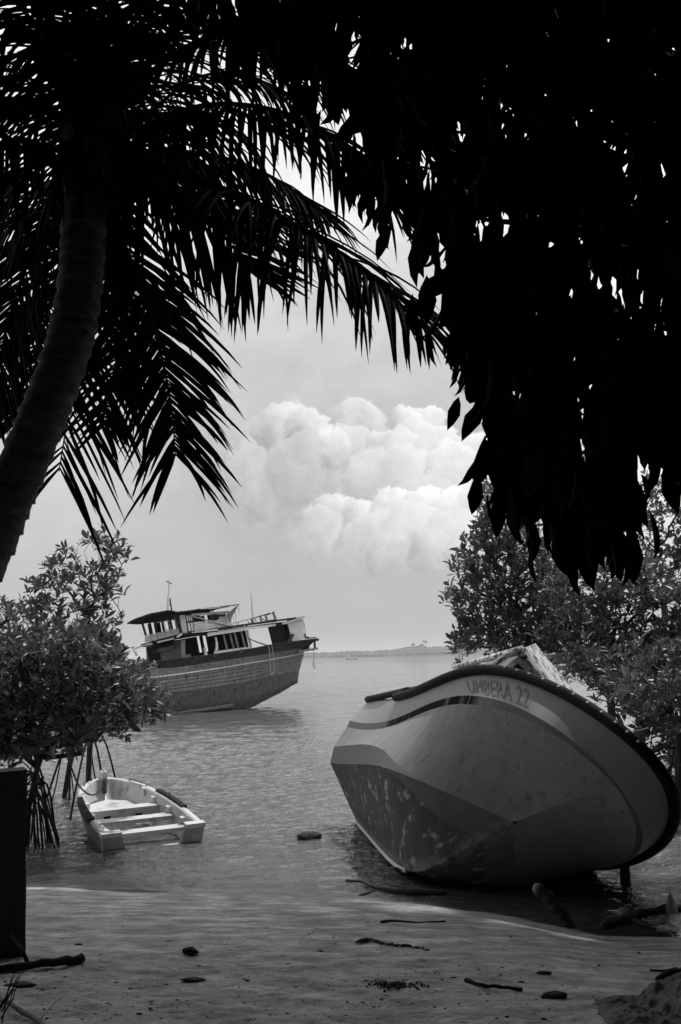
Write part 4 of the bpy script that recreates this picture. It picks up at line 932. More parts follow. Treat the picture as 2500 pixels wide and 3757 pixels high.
def mangrove(label, base, crown_base, poly, n, ylo, yhi, leaf=.155, k=(5, 8), roots=8, spread=.7, seed=0, n_single=300, mat='leaf', legs=None, up=.5, ybias=None, rr=.020, aspect=.40, trunk_r=1.):
    rs = np.random.default_rng(seed); root = thing('mangrove', label, 'mangrove', base, 'mangroves along the shore'); bpy.context.view_layer.update()
    root.matrix_world = Matrix.Translation(base); off = np.array(base, float)
    pts = sample_region(poly, n, ylo, yhi, rs, ybias); pts = pts + rs.normal(0, .055, pts.shape) * np.where(rs.random((n, 1)) < .25, 2.6, 1.); cbs = np.array(crown_base, float)
    nodes = [off + (cbs - off) * t + np.r_[rs.normal(0, .04, 2), 0] * (0 < t < 1) for t in (0, .35, .7, 1.)]
    arr, par, rad, dirs = grow(nodes, pts, rs)
    rad[:4] = np.maximum(rad[:4], .03) * trunk_r
    mb = branch_mesh(arr - off, par, np.minimum(rad, .075 * trunk_r)); mb.build('branches', 'bark', root, False)
    for i in range(roots):
        a = rs.uniform(0, 2 * math.pi); rr_ = spread * rs.uniform(.45, 1.1); st = nodes[1] * .4 + nodes[2] * .6 + rs.normal(0, .08, 3) - off
        st = st + np.array([0, 0, rs.uniform(-.25, .25)]); q = np.array([math.cos(a) * rr_, math.sin(a) * rr_, -.25 - off[2]])
        m1 = st * .62 + q * .38 + np.array([0, 0, .30 * rr_ + .1]); m2 = st * .2 + q * .8 + np.array([0, 0, .10])
        pth = smooth_path([st, m1, m2 + rs.normal(0, .03, 3), q], 10); r_ = rr * rs.uniform(.6, 1.2)
        MB().tube(pth, np.linspace(r_ * .8, r_, 10), 6).build('root', 'root', root, True)
    B, D, Nn, L, Wd = rosettes(pts, dirs, k, leaf, rs, up=up, aspect=aspect)
    foliage(root, B, D, Nn, L, Wd, mat, n_single); return root

# left shore
def d3(p): return tuple(float(a) for a in p)
mangrove('leafy mangrove on arching roots at the water left of the white dinghy', d3(dz(62, 1945) ), d3(dy(80, 1690, 13.6)),
         [(-160, 1480), (0, 1470), (90, 1455), (190, 1440), (260, 1470), (290, 1520), (330, 1575), (372, 1600), (378, 1645), (300, 1660), (235, 1690), (170, 1715), (120, 1735), (60, 1745), (-160, 1740)], 1150, 12.4, 14.6, .165, (6, 9), roots=24, spread=.62, seed=11, up=.45, rr=.016, trunk_r=.5)
mangrove('taller thin mangrove with open crown, rising behind the leafy one on the left', d3((dy(205, 1700, 16.2)[0], 16.2, -.1)), d3(dy(212, 1560, 16.2)),
         [(68, 1395), (72, 1330), (120, 1290), (140, 1262), (200, 1240), (232, 1228), (290, 1258), (300, 1330), (262, 1352), (270, 1400), (262, 1450), (280, 1480), (230, 1520), (150, 1520), (90, 1450)], 210, 15.5, 16.9, .175, (6, 8), roots=5, spread=.6, seed=12, n_single=300)
mangrove('dark dense mangrove at the left edge under the palm trunk', d3((dy(-60, 1700, 17.)[0], 17., -.1)), d3(dy(-40, 1560, 17.)),
         [(-220, 1430), (-60, 1392), (20, 1378), (75, 1400), (100, 1440), (140, 1480), (120, 1600), (0, 1640), (-220, 1640)], 400, 16.2, 18., .185, (6, 8), roots=5, spread=.6, seed=13)
mangrove('low mangrove branches reaching towards the wreck over the water', d3((dy(150, 1640, 18.5)[0], 18.5, -.1)), d3(dy(200, 1580, 18.)),
         [(150, 1480), (262, 1475), (280, 1500), (330, 1545), (375, 1595), (340, 1650), (250, 1660), (150, 1650)], 260, 17.2, 19., .20, (5, 8), roots=4, spread=.5, seed=14)
# right shore, behind the speedboat
mangrove('broad mangrove with a ragged crown behind the speedboat cabin', d3((dy(1215, 1640, 20)[0], 20., .0)), d3(dy(1215, 1450, 20)),
         [(1045, 1500), (1038, 1455), (1070, 1420), (1030, 1385), (1034, 1352), (1080, 1330), (1040, 1300), (1072, 1245), (1100, 1190), (1092, 1130), (1130, 1100), (1175, 1140), (1200, 1150), (1230, 1220), (1300, 1290), (1340, 1400), (1330, 1520), (1200, 1520), (1130, 1500)], 1050, 18.8, 21.2, .195, (5, 8), roots=5, spread=.8, seed=21)
mangrove('dense glossy mangrove right of the broad one behind the beached speedboat', d3((dy(1420, 1720, 18.5)[0], 18.5, .0)), d3(dy(1400, 1500, 18.5)),
         [(1260, 1320), (1330, 1290), (1420, 1270), (1500, 1290), (1568, 1310), (1700, 1320), (1700, 1600), (1568, 1600), (1480, 1600), (1380, 1570), (1300, 1530), (1240, 1480)], 1050, 17.4, 19.6, .195, (6, 9), roots=9, spread=1.0, seed=22)
mangrove('sparse small leaved mangrove reaching highest at the right edge', d3((dy(1540, 1700, 22)[0], 22., .0)), d3(dy(1530, 1400, 22)),
         [(1440, 1110), (1420, 1080), (1500, 1090), (1568, 1080), (1720, 1080), (1720, 1340), (1568, 1330), (1480, 1330), (1430, 1300), (1450, 1260), (1440, 1200), (1470, 1160)], 620, 21, 23, .155, (4, 6), roots=4, spread=.6, seed=23, mat='leaf', aspect=.62)
mangrove('low mangrove with prop roots beside the bow of the speedboat', d3((dy(1555, 1800, 14.6)[0], 14.6, .0)), d3(dy(1560, 1660, 14.6)),
         [(1390, 1560), (1450, 1545), (1568, 1540), (1700, 1540), (1700, 1720), (1568, 1690), (1500, 1650), (1440, 1620)], 260, 13.9, 15.4, .18, (6, 9), roots=14, spread=.95, seed=24, rr=.028)

mangrove('dark mangrove filling the shore low down between speedboat and right edge', d3((dy(1480, 1780, 16.8)[0], 16.8, .0)), d3(dy(1470, 1600, 16.8)),
         [(1250, 1490), (1420, 1480), (1600, 1480), (1720, 1500), (1720, 1800), (1568, 1770), (1500, 1720), (1450, 1650), (1380, 1600), (1310, 1560)], 420, 16.0, 17.4, .19, (6, 9), roots=12, spread=.9, seed=25, rr=.022)

# ---- coconut palm
palm = thing('coconut_palm', 'leaning coconut palm with ringed trunk and drooping fronds at left', 'palm tree', (0, 0, 0))
tk = [dy(-330, 1900, 5.9), dy(-140, 1480, 5.95), dy(-40, 1290, 6.0), dy(20, 1150, 6.05), dy(78, 1010, 6.1), dy(130, 880, 6.2), dy(165, 770, 6.3), dy(185, 650, 6.4), dy(192, 540, 6.5), dy(196, 430, 6.55), dy(215, 320, 6.6)]
pb = np.array([tk[0][0], tk[0][1], gz(tk[0][0], tk[0][1])]); palm.location = pb; bpy.context.view_layer.update()
NTK = 460; tp = smooth_path([pb - (.25, 0, .1)] + tk, NTK); tr_ = np.interp(np.linspace(0, 1, NTK), [0, .1, .5, .85, 1], [.20, .155, .142, .140, .16])
ring = np.array([(1 - ((i * .104 + .25 * math.sin(i * .13)) % 1)) ** 1.6 for i in range(NTK)]); tr_ = tr_ * (1 + .13 * ring) + rng.normal(0, .0010, NTK)
MB().tube(tp - pb, tr_, 16).build('trunk', 'palm_bark', palm, True)
# fibre and old leaf bases under the crown, root tatters on the lower trunk
crown_c = np.array(tp[-1])
fibm = MB()
for i in range(110):
    a = rng.uniform(0, 6.28); z_ = rng.uniform(-.75, .3); r_ = .17; p = crown_c + np.array([math.cos(a) * r_, math.sin(a) * r_, z_])
    fibm.tube([p, p + np.array([math.cos(a) * .06, math.sin(a) * .06, .12]), p + np.array([math.cos(a) * .14, math.sin(a) * .14, .16 + rng.uniform(-.3, .1)])], [.03, .02, .006], 4)
fibm.add(IV * np.array([.26, .26, .42]) + crown_c + (0, 0, .12), IF); fibm.v = [tuple(np.array(v) - pb) for v in fibm.v]; fibm.build('leaf_bases', 'dark_bark', palm)
rt = MB()
for i in range(34):
    t_ = int(rng.uniform(43, 168)); p = tp[t_] + np.array([.13 + rng.uniform(-.02, .05), -.02, rng.uniform(-.08, .08)])
    q_ = p + np.array([rng.uniform(.02, .10), rng.uniform(-.03, .03), rng.uniform(-.16, -.05)]); rt.tube([p - pb, (p + q_) / 2 + np.array([.03, 0, .01]) - pb, q_ - pb], [.014, .012, .005], 4)
rt.build('aerial_rootlets', 'dark_bark', palm)
LV = []                                # leaflet collection: per frond arrays
def leaflet_verts(p, d, L, w, side_n, droop, rs, nseg=6):
    """a folded, drooping ribbon; returns verts (3 per station)"""
    vs = []; q = p.copy(); d = unit(d); step = L / nseg
    for i in range(nseg + 1):
        u = i / nseg; ww = w * (np.interp(u, [0, .12, .45, .8, 1], [.45, .95, 1, .62, .06])) / 2
        x = unit(np.cross(d, side_n)); z = np.cross(x, d)
        vs += [q + x * ww - z * ww * .5, q, q - x * ww - z * ww * .5]
        d = unit(d + np.array([0, 0, -1.]) * droop * (.25 + u) / nseg + rs.normal(0, .012, 3)); q = q + d * step
    return vs
LF = [(3 * i + a, 3 * i + a + 1, 3 * i + a + 4, 3 * i + a + 3) for i in range(6) for a in (0, 1)]
def frond(pts, L=.62, w=.040, droop=1.1, n=62, nrm=(0, -.45, .9), grav=.55, singles=False, seed=0, fwd=.65, start=.14, petiole=.045, tipL=.45, both=(1, 1), gap=.07):
    rs = np.random.default_rng(seed); P = smooth_path([crown_c + (0, 0, .1)] + [np.array(q) for q in pts], 46)
    root = bpy.data.objects.new('frond', None)
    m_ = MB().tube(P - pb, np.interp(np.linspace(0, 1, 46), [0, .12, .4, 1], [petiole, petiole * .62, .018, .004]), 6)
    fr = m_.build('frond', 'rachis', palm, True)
    s_ = np.linspace(0, 1, 46); allv = []; groups = []
    nr = unit(np.array(nrm, float))
    for i in range(n):
        u = start + (1 - start) * (i + .3) / n; c = np.array([np.interp(u, s_, P[:, k]) for k in range(3)]); c2 = np.array([np.interp(min(u + .02, 1), s_, P[:, k]) for k in range(3)]); c1 = np.array([np.interp(u - .02, s_, P[:, k]) for k in range(3)])
        t = unit(c2 - c1); nn = unit(nr - t * (nr @ t)); sd = np.cross(t, nn)
        prof = np.interp(u, [start, .3, .55, .85, 1], [.55, .95, 1, .78, tipL])
        for sg in (1, -1):
            if both[0 if sg > 0 else 1] <= 0 or rs.random() < gap: continue
            f_ = fwd + .5 * max(0, u - .75) * 4 * .5
            d = t * f_ + sd * sg * (1.0 - .25 * u) * both[0 if sg > 0 else 1] + nn * .18 + np.array([0, 0, -grav * .6 * (1.15 - .75 * u)]) + rs.normal(0, .10, 3)
            groups.append(leaflet_verts(c, d, 1.28 * L * prof * rs.uniform(.62, 1.12), (.74 + .0 * u) * w * rs.uniform(.75, 1.15), nn * .8 + np.array([0, -.3, 0]), 1.1 * droop * (1 - .55 * u) * rs.uniform(.5, 1.7) * (4. if rs.random() < .07 else 1.), rs))
    off = pb
    if singles:
        for vs in groups[:]:
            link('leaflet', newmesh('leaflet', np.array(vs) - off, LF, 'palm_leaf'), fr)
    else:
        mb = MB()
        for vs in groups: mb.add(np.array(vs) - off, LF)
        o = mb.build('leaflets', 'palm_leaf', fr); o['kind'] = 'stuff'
    return len(groups)
def fp_(L): return [dy(*q) for q in L]
tot = 0
tot += frond(fp_([(350, 372, 6.4), (480, 420, 6.1), (600, 470, 5.9), (710, 535, 5.75), (800, 592, 5.65), (880, 660, 5.55), (945, 722, 5.5), (990, 760, 5.45)]), .82, .046, 2.2, 84, (.25, -.5, .85), .75, True, 1, fwd=.55, tipL=.36)
tot += frond(fp_([(262, 500, 6.8), (296, 585, 6.9), (335, 690, 7.0), (370, 810, 7.1), (395, 940, 7.15), (404, 1050, 7.2)]), .70, .048, .9, 75, (.35, -.9, .3), .45, True, 2, fwd=.7, tipL=.72)
tot += frond(fp_([(200, 560, 7.4), (190, 720, 7.7), (170, 880, 7.85), (150, 1000, 7.9), (136, 1085, 7.9)]), .92, .042, .6, 54, (.2, -.95, .3), .4, True, 3, fwd=.8, tipL=.8)
frond(fp_([(320, 410, 6.7), (380, 452, 6.8), (450, 495, 6.9), (520, 550, 7.0), (575, 625, 7.1)]), .74, .044, 1.2, 72, (-.3, -.85, .5), .7, False, 4)
frond(fp_([(330, 300, 6.3), (400, 262, 6.0), (500, 240, 5.7), (620, 250, 5.5), (730, 290, 5.4), (820, 360, 5.3), (890, 450, 5.3)]), .72, .044, 2.6, 89, (0, -.4, .9), 1.0, False, 5)
frond(fp_([(330, 355, 6.9), (430, 350, 7.1), (540, 370, 7.2), (650, 420, 7.3), (740, 490, 7.3)]), .70, .044, 2.4, 81, (0, -.5, .85), 1.0, False, 6)
frond(fp_([(300, 230, 6.2), (380, 140, 5.8), (520, 80, 5.4), (680, 90, 5.1), (800, 150, 5.), (890, 250, 4.95)]), .74, .044, 2.4, 86, (0, -.3, .95), .9, False, 7)
frond(fp_([(260, 200, 6.5), (300, 60, 6.3), (400, -60, 6.1), (540, -120, 5.9)]), .72, .044, 1.6, 70, (0, -.8, .5), .6, False, 8)
frond(fp_([(235, 180, 6.6), (230, 30, 6.5), (190, -120, 6.4), (120, -240, 6.3)]), .72, .044, 1.4, 70, (0, -.95, .2), .5, False, 9)
frond(fp_([(190, 230, 6.5), (120, 110, 6.3), (40, 10, 6.1), (-60, -60, 5.9), (-180, -60, 5.7)]), .70, .044, 1.8, 72, (0, -.8, .5), .7, False, 10)
frond(fp_([(170, 300, 6.6), (80, 240, 6.5), (-30, 230, 6.4), (-150, 280, 6.3), (-240, 380, 6.3)]), .72, .044, 2.2, 72, (0, -.5, .85), .9, False, 11)
frond(fp_([(160, 370, 6.8), (80, 380, 6.9), (-10, 430, 7.0), (-90, 520, 7.0), (-150, 640, 7.0)]), .74, .044, 1.8, 75, (-.3, -.7, .5), .8, False, 12)
frond(fp_([(150, 430, 7.0), (95, 520, 7.2), (50, 640, 7.3), (10, 780, 7.4), (-20, 930, 7.4)]), .76, .044, 1.1, 78, (-.3, -.9, .3), .5, False, 13)
frond(fp_([(180, 470, 7.3), (140, 600, 7.6), (105, 740, 7.8), (75, 870, 7.9), (50, 960, 7.9)]), .74, .044, .9, 78, (0, -.95, .3), .4, False, 14)
frond(fp_([(150, 400, 7.1), (70, 460, 7.3), (-20, 560, 7.5), (-90, 700, 7.6), (-130, 850, 7.6)]), .72, .044, 1.3, 72, (-.4, -.8, .4), .6, False, 15)
frond(fp_([(225, 520, 7.3), (255, 640, 7.6), (270, 760, 7.8), (262, 880, 7.9), (240, 980, 7.9)]), .66, .042, .9, 67, (0, -.95, .3), .4, False, 16)
frond(fp_([(310, 330, 7.2), (360, 250, 7.4), (450, 180, 7.5), (560, 170, 7.5), (660, 220, 7.5)]), .74, .044, 2.2, 78, (0, -.5, .85), .9, False, 17)
frond(fp_([(140, 270, 7.2), (60, 170, 7.3), (-40, 120, 7.3), (-140, 150, 7.3)]), .74, .044, 2.0, 70, (0, -.6, .8), .8, False, 18)
frond(fp_([(250, 250, 7.3), (290, 120, 7.5), (360, 0, 7.6), (460, -80, 7.6)]), .74, .044, 1.6, 70, (0, -.8, .5), .6, False, 19)
frond(fp_([(200, 210, 7.3), (170, 80, 7.5), (110, -30, 7.6), (20, -120, 7.6)]), .74, .044, 1.6, 70, (0, -.8, .5), .6, False, 20)
frond(fp_([(130, 340, 6.3), (40, 320, 6.0), (-60, 360, 5.8), (-160, 460, 5.7)]), .72, .044, 2.2, 70, (0, -.5, .8), .9, False, 21)

# ---- broad tree overhead: long drooping leaves hang into the picture, its crown goes on over the camera
tree = thing('shade_tree', 'broad dark tree with long hanging leaves overhead at right', 'tree', (6.2, 3.2, gz(6.2, 3.2))); bpy.context.view_layer.update()
tb = np.array(tree.location)
OP = [(380, -120), (1720, -120), (1720, 1020), (1568, 1010), (1520, 950), (1468, 965), (1440, 880), (1405, 960), (1395, 1120), (1368, 1190), (1330, 1190), (1290, 1150), (1240, 1080), (1190, 1020), (1150, 960), (1140, 860), (1105, 800), (1085, 700), (1085, 600), (1060, 520), (1020, 480), (930, 415), (875, 320), (800, 240), (720, 180), (650, 140), (560, 120), (470, 100), (420, 40)]
rs = np.random.default_rng(31)
tips = sample_region(OP, 570, 3.6, 5.6, rs)
tq = np.array([[(t_ - CAM) @ RT, -((t_ - CAM) @ UPV)] for t_ in tips]) / ((tips - CAM) @ FW)[:, None] * FOC / K + (784, 1178)
tips = tips[((tq[:, 0] - 1340) / 42) ** 2 + ((tq[:, 1] - 860) / 80) ** 2 > 1]
HEM = [(830, 470), (880, 510), (940, 570), (985, 600), (1010, 680), (1005, 760), (1022, 840), (1062, 915), (1105, 905), (1125, 990), (1150, 1090), (1190, 1130), (1235, 1190), (1265, 1220), (1300, 1250), (1345, 1290), (1375, 1310), (1390, 1215), (1405, 1120), (1400, 1010), (1415, 930), (1450, 1040), (1480, 1015), (1530, 1050), (1570, 1085), (1640, 1100)]
HEM = [(x_ + np.interp(y_ if x_ < 1200 else 0, [0, 470, 600, 900, 1150], [0, 15, 48, 50, 15]), y_) for x_, y_ in HEM]; hem = resample(HEM, 66); tips = np.vstack([tips, [dy(x_ + rs.normal(0, 8), y_ - 88 + rs.normal(0, 10), rs.uniform(3.9, 5.0)) for x_, y_ in hem]])
trunk_nodes = [tb, tb + (-.3, .2, 2.0), np.array([5.2, 3.9, 4.2]), np.array([4.2, 4.4, 5.4])]
arr, par, rad, dirs = grow(trunk_nodes, tips, rs, r_tip=.005, r_exp=.42)
rad[:4] = [.26, .22, .19, .15]
branch_mesh(arr - tb, par, np.minimum(rad, .26)).build('branches', 'dark_bark', tree, True)
B = []; D = []; Nn = []; L = []
for p in tips:
    for k in range(int(rs.integers(6, 10))):
        a = rs.uniform(0, 6.28); lean = abs(rs.normal(0, .42)); d = np.array([math.cos(a) * math.sin(lean), math.sin(a) * math.sin(lean), -math.cos(lean)])
        b = p + np.array([rs.normal(0, .085), rs.normal(0, .085), rs.normal(.02, .07)]); an = rs.uniform(0, 6.28)
        B.append(b); D.append(d); Nn.append((math.cos(an), math.sin(an) - .6, .1)); L.append(rs.uniform(.14, .25))
B = np.array(B); D = np.array(D); Nn = np.array(Nn); L = np.array(L)
edge_poly = np.array(OP, float)
qx = (B - CAM) @ RT / ((B - CAM) @ FW) * FOC / K + 784; qy = -((B - CAM) @ UPV) / ((B - CAM) @ FW) * FOC / K + 1178
ed = np.min([np.hypot(qx - a, qy - b) for a, b in resample(edge_poly[2:24], 90)], axis=0)
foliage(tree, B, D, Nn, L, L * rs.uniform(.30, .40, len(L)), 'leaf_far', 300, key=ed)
# the rest of the crown, over and behind the camera
nc = 86000; cx = rng.uniform(-7.5, 9.5, nc); cy = rng.uniform(-5, 13.7, nc)
czm = np.maximum(4.3, CAM[2] + .76 * np.maximum(cy, 0) + .9); cz = czm + rng.gamma(1.6, .55, nc) + .9 * (fbm(cx * .5 + 20, cy * .5 + 20, 3, 6) - .3)
keep = (fbm(cx * .55 + 7, cy * .55 + 3, 3, 44) < .60) & (np.hypot(cx, cy) > .0)
keep &= ((cx - 4.75) / .62) ** 2 + ((cy - 11.9) / 1.25) ** 2 > 1      # a gap in the crown lets the sun onto the stranded boat's cabin
CB = np.stack([cx, cy, cz], 1)[keep]; m_ = len(CB); an = rng.uniform(0, 6.28, m_); CD = unit(np.stack([np.cos(an) * .5, np.sin(an) * .5, -rng.uniform(.2, 1, m_)], 1)); CN = rng.normal(0, 1, (m_, 3)) + (0, 0, 1.)
ns_ = 14000; sy_ = rng.uniform(5, 13.5, ns_); sx_ = sy_ * .36 + .9 + 4.5 * rng.random(ns_) ** 1.3; sz_ = .3 + 2.2 * fbm(sx_ * .9 + 4, sy_ * .9 + 7, 3, 61) + 6.5 * rng.random(ns_)
CB = np.vstack([CB, np.stack([sx_, sy_, sz_], 1)]); m_ = len(CB); an = rng.uniform(0, 6.28, m_); CD = unit(np.stack([np.cos(an) * .5, np.sin(an) * .5, -rng.uniform(.2, 1, m_)], 1)); CN = rng.normal(0, 1, (m_, 3)) + (0, 0, 1.)
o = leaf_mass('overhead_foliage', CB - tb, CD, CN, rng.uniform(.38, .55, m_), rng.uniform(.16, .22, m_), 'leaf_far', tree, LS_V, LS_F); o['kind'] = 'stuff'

# the thicket that closes the clearing behind and beside the camera
nt = 50000; an = rng.uniform(math.radians(150), math.radians(395), nt); rad_ = rng.uniform(9, 14, nt); px_ = rad_ * np.cos(an) * 1.1 + 1.0; py_ = rad_ * np.sin(an) * 1.05 + 2.; pz_ = .3 + 14 * rng.random(nt)
kp_ = np.abs(px_) > py_ * .40 + 1.2
CB = np.stack([px_, py_, pz_], 1)[kp_ | (py_ < 0)]; m_ = len(CB); an = rng.uniform(0, 6.28, m_); CD = unit(np.stack([np.cos(an), np.sin(an), -rng.uniform(-.2, 1, m_)], 1)); CN = rng.normal(0, 1, (m_, 3)) + (0, 0, .6)
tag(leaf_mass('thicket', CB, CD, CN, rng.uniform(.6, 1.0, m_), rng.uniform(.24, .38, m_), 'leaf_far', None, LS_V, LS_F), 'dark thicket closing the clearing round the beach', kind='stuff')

# ================================================================ SHORE OBJECTS
def limb(name, label, cat, pts, rads, mat, forks=(), n=8, group=None, lift=None):
    """a stick or log from pixel points lying on the sand; forks = more (points, radii)"""
    t = None; Ps = smooth_path([np.array((p[0], p[1], max(p[2], .03)) if cat == 'stick' else p, float) for p in pts], 18); jit = rng.normal(0, 1, (18, 3)) * np.mean(rads) * .18
    r = np.interp(np.linspace(0, 1, 18), np.linspace(0, 1, len(rads)), rads) * (1 + rng.normal(0, .07, 18)); m = MB().tube(Ps + jit, r, n)
    for fp2, fr2 in forks: m.tube(smooth_path([np.array(p, float) for p in fp2], 10), np.interp(np.linspace(0, 1, 10), np.linspace(0, 1, len(fr2)), fr2), 6)
    c = Ps.mean(0); m.v = [tuple(np.array(v) - c) for v in m.v]; o = m.build(name, mat, None, True); o.location = c; return tag(o, label, cat, group)
def sd(x, y, h=0.): p = ds(x, y); return p + np.array([0, 0, h])
limb('driftwood', 'dark broken branch lying across the sand in front of the post', 'stick', [sd(-60, 2243, .02), sd(40, 2236, .03), sd(110, 2228, .03), sd(192, 2216, .03)], [.022, .024, .026, .032], 'dark_bark', [([sd(66, 2232, .03), sd(50, 2226, .08) + (0, 0, .03), sd(28, 2215, .16), sd(0, 2195, .24)], [.014, .012, .010, .008])])
limb('driftwood', 'pale thin stick at the bottom left corner of the sand', 'stick', [sd(-40, 2290, .03), sd(20, 2318, .02), sd(80, 2352, .02), sd(140, 2400, .02)], [.012, .015, .016, .016], 'pale_drift', [([sd(95, 2352, .02), sd(130, 2325, .05), sd(150, 2310, .04)], [.004, .003, .002])])
limb('driftwood', 'short dark stick on the open sand left of the rock', 'stick', [sd(1072, 2260, .012), sd(1110, 2271, .012), sd(1160, 2276, .012), sd(1203, 2283, .012)], [.014, .011, .012, .012], 'dark_bark')
limb('driftwood', 'long forked branch along the water edge under the speedboat bow', 'stick', [sd(798, 2046, .02), sd(835, 2050, .03), sd(862, 2058, .03), sd(930, 2066, .03), sd(1030, 2072, .02)], [.013, .015, .024, .03, .02], 'drift', [([sd(862, 2058, .03), sd(840, 2064, .03), sd(825, 2064, .01)], [.02, .014, .008]), ([sd(990, 2070, .02), sd(965, 2052, .06), sd(948, 2040, .1)], [.012, .008, .004])])
limb('driftwood', 'thin twigs caught at the keel of the speedboat', 'stick', [dz(965, 2008, .04), dz(930, 2003, .08), dz(905, 1996, .12), dz(888, 2004, .04)], [.010, .011, .010, .006], 'pale_drift', [([dz(905, 1996, .12), dz(895, 2010, .03), dz(880, 2018, .02)], [.007, .006, .004]), ([dz(945, 2004, .07), dz(940, 1990, .14), dz(936, 1980, .18)], [.006, .005, .003])])
a_ = sd(1318, 2134, -.03); b_ = np.array(at_y(1242 * K, 2048 * K, a_[1] + .10))
lg_ = limb('driftwood', 'leaning broken log with pale end standing out of the sand', 'log', [a_, a_ * .6 + b_ * .4 + (.03, 0, .0), a_ * .35 + b_ * .65 + (.015, 0, 0), b_], [.038, .052, .050, .060], 'drift')
MB().tube([b_ - np.array(lg_.location), b_ + (-.03, 0, .02) - np.array(lg_.location), b_ + (-.05, 0, .03) - np.array(lg_.location)], [.056, .050, .034], 7).build('broken_end', 'pale_drift', lg_, True)
limb('driftwood', 'dark waterlogged log among stones at the right water edge', 'log', [sd(1385, 2142, .02), sd(1450, 2130, .05), sd(1500, 2119, .09), sd(1568, 2116, .09), sd(1680, 2110, .08)], [.04, .06, .045, .045, .05], 'drift', [([sd(1450, 2130, .05), sd(1480, 2140, .05), sd(1510, 2145, .02)], [.03, .02, .01])])
limb('driftwood', 'thin dark twig pressed into the sand below the forked branch', 'stick', [sd(878, 2124, .006), sd(905, 2121, .008), sd(950, 2124, .005), sd(1025, 2122, .006)], [.012, .009, .006, .007], 'dark_bark', n=6)
limb('palm_debris', 'dark fallen leaf stalks lying above the rock at the right edge', 'fallen leaf', [sd(1508, 2256, .01), sd(1545, 2250, .03), sd(1600, 2246, .03)], [.008, .030, .035], 'dark_bark', [([sd(1495, 2236, .01), sd(1540, 2240, .015), sd(1600, 2240, .02)], [.006, .012, .012])])
def stone(name, label, cat, pos, size, mat, seed, sub=3, sharp=.35, rot=0, group=None, fn=None):
    bm = bmesh.new(); bmesh.ops.create_icosphere(bm, subdivisions=sub, radius=1.); V = np.array([v.co for v in bm.verts]); F = [tuple(v.index for v in f.verts) for f in bm.faces]; bm.free()
    k = 1 + sharp * (fbm(V[:, 0] * 1.6 + V[:, 2] * 1.1 + seed, V[:, 1] * 1.6 - V[:, 2] * .9 + seed * 2, 4, seed) - .45) * 2; V = V * k[:, None]
    if fn is not None: V = fn(V)
    o = link(name, newmesh(name, V * np.array(size), F, mat, True)); o.location = pos; o.rotation_euler = (0, 0, rot); return tag(o, label, cat, group)
# the big rock: ridged, highest at the right
rx = np.linspace(0, 1, 150); ry = np.linspace(0, 1, 96); RXX, RYY = np.meshgrid(rx, ry)
rA = ds(1296, 2372); rc = ds(1450, 2330); gxx = (RXX - .25) * 1.05; gyy = (RYY - .5) * 1.0
hgt = np.interp(RXX, [0, .12, .25, .32, .45, .58, .66, .74, .82, 1], [0, .05, .09, .085, .15, .19, .215, .20, .15, .10]) * np.interp(RYY, [0, .25, .5, .72, .86, 1], [.55, .8, .92, 1, .8, 0])
hgt = 1.12 * hgt * (1 + 1.3 * (fbm(RXX * 7 + 3, RYY * 5 + 4, 4, 8) - .45)) + .07 * (fbm(RXX * 14 + RYY * 5, RYY * 12, 5, 9) - .45 - .9 * np.abs(fbm(RXX * 9 + RYY * 6, RYY * 13 - RXX * 4, 4, 19) - .47)) * np.clip(hgt * 12, 0, 1) - .03
rb_ = grid_mesh('rock', gxx + rc[0] + (RYY - .5) * .10, gyy + rc[1] - .05, hgt + ground_z((gxx + rc[0]).ravel(), (gyy + rc[1]).ravel(), False).reshape(hgt.shape), MT['rock']); tag(rb_, 'rough dark ridged rock in the bottom right corner of the beach', 'rock')
stone('rock', 'small dark wet rock breaking the water between dinghy and speedboat', 'rock', dz(713, 1928, .0), (.165, .12, .085), 'wet_rock', 3)
stone('rock', 'pale pointed stone standing on the log at the right edge', 'rock', sd(1547, 2118, .10), (.085, .07, .15), 'shell', 5, sharp=.2, fn=lambda V: np.c_[V[:, 0] * (1 - .42 * (V[:, 2] + 1) * .9 / 1.0 * .9), V[:, 1] * (1 - .42 * (V[:, 2] + 1) * .8), V[:, 2]])
stone('rock', 'rounded grey stone behind the dark waterlogged log', 'rock', sd(1440, 2120, .07), (.075, .06, .055), 'shell', 6, sharp=.2)
stone('shell', 'crumpled pale shell beside the end of the dark log', 'shell', sd(1402, 2134, .03), (.07, .05, .035), 'shell', 7, sharp=.9)
stone('shell', 'tiny white shell fragment on the wet sand left of the leaning log', 'shell', sd(1218, 2092, .008), (.022, .018, .014), 'bolt', 8, sharp=.5)
stone('coconut_husk', 'dark oblong husk lying alone in the middle of the sand', 'husk', sd(438, 2195, .018), (.052, .028, .024), 'dark_bark', 9, sharp=.6)
stone('coconut_husk', 'brown curled seed pod on the sand left of the big rock', 'husk', sd(1275, 2297, .012), (.07, .034, .022), 'husk', 10, sharp=.9, rot=.2)
stone('coconut_husk', 'lump of bark left of the curled seed pod, further up the sand', 'husk', sd(1252, 2242, .008), (.045, .022, .010), 'dark_bark', 12, sharp=.8)
stone('coconut_husk', 'dark flat piece of husk half buried near the bottom left', 'husk', sd(445, 2256, .006), (.075, .03, .010), 'husk', 13, sharp=.7)
stone('coconut_husk', 'low dark clod on the sand near the bottom left corner', 'husk', sd(42, 2270, .006), (.085, .04, .016), 'husk', 15, sharp=.8)
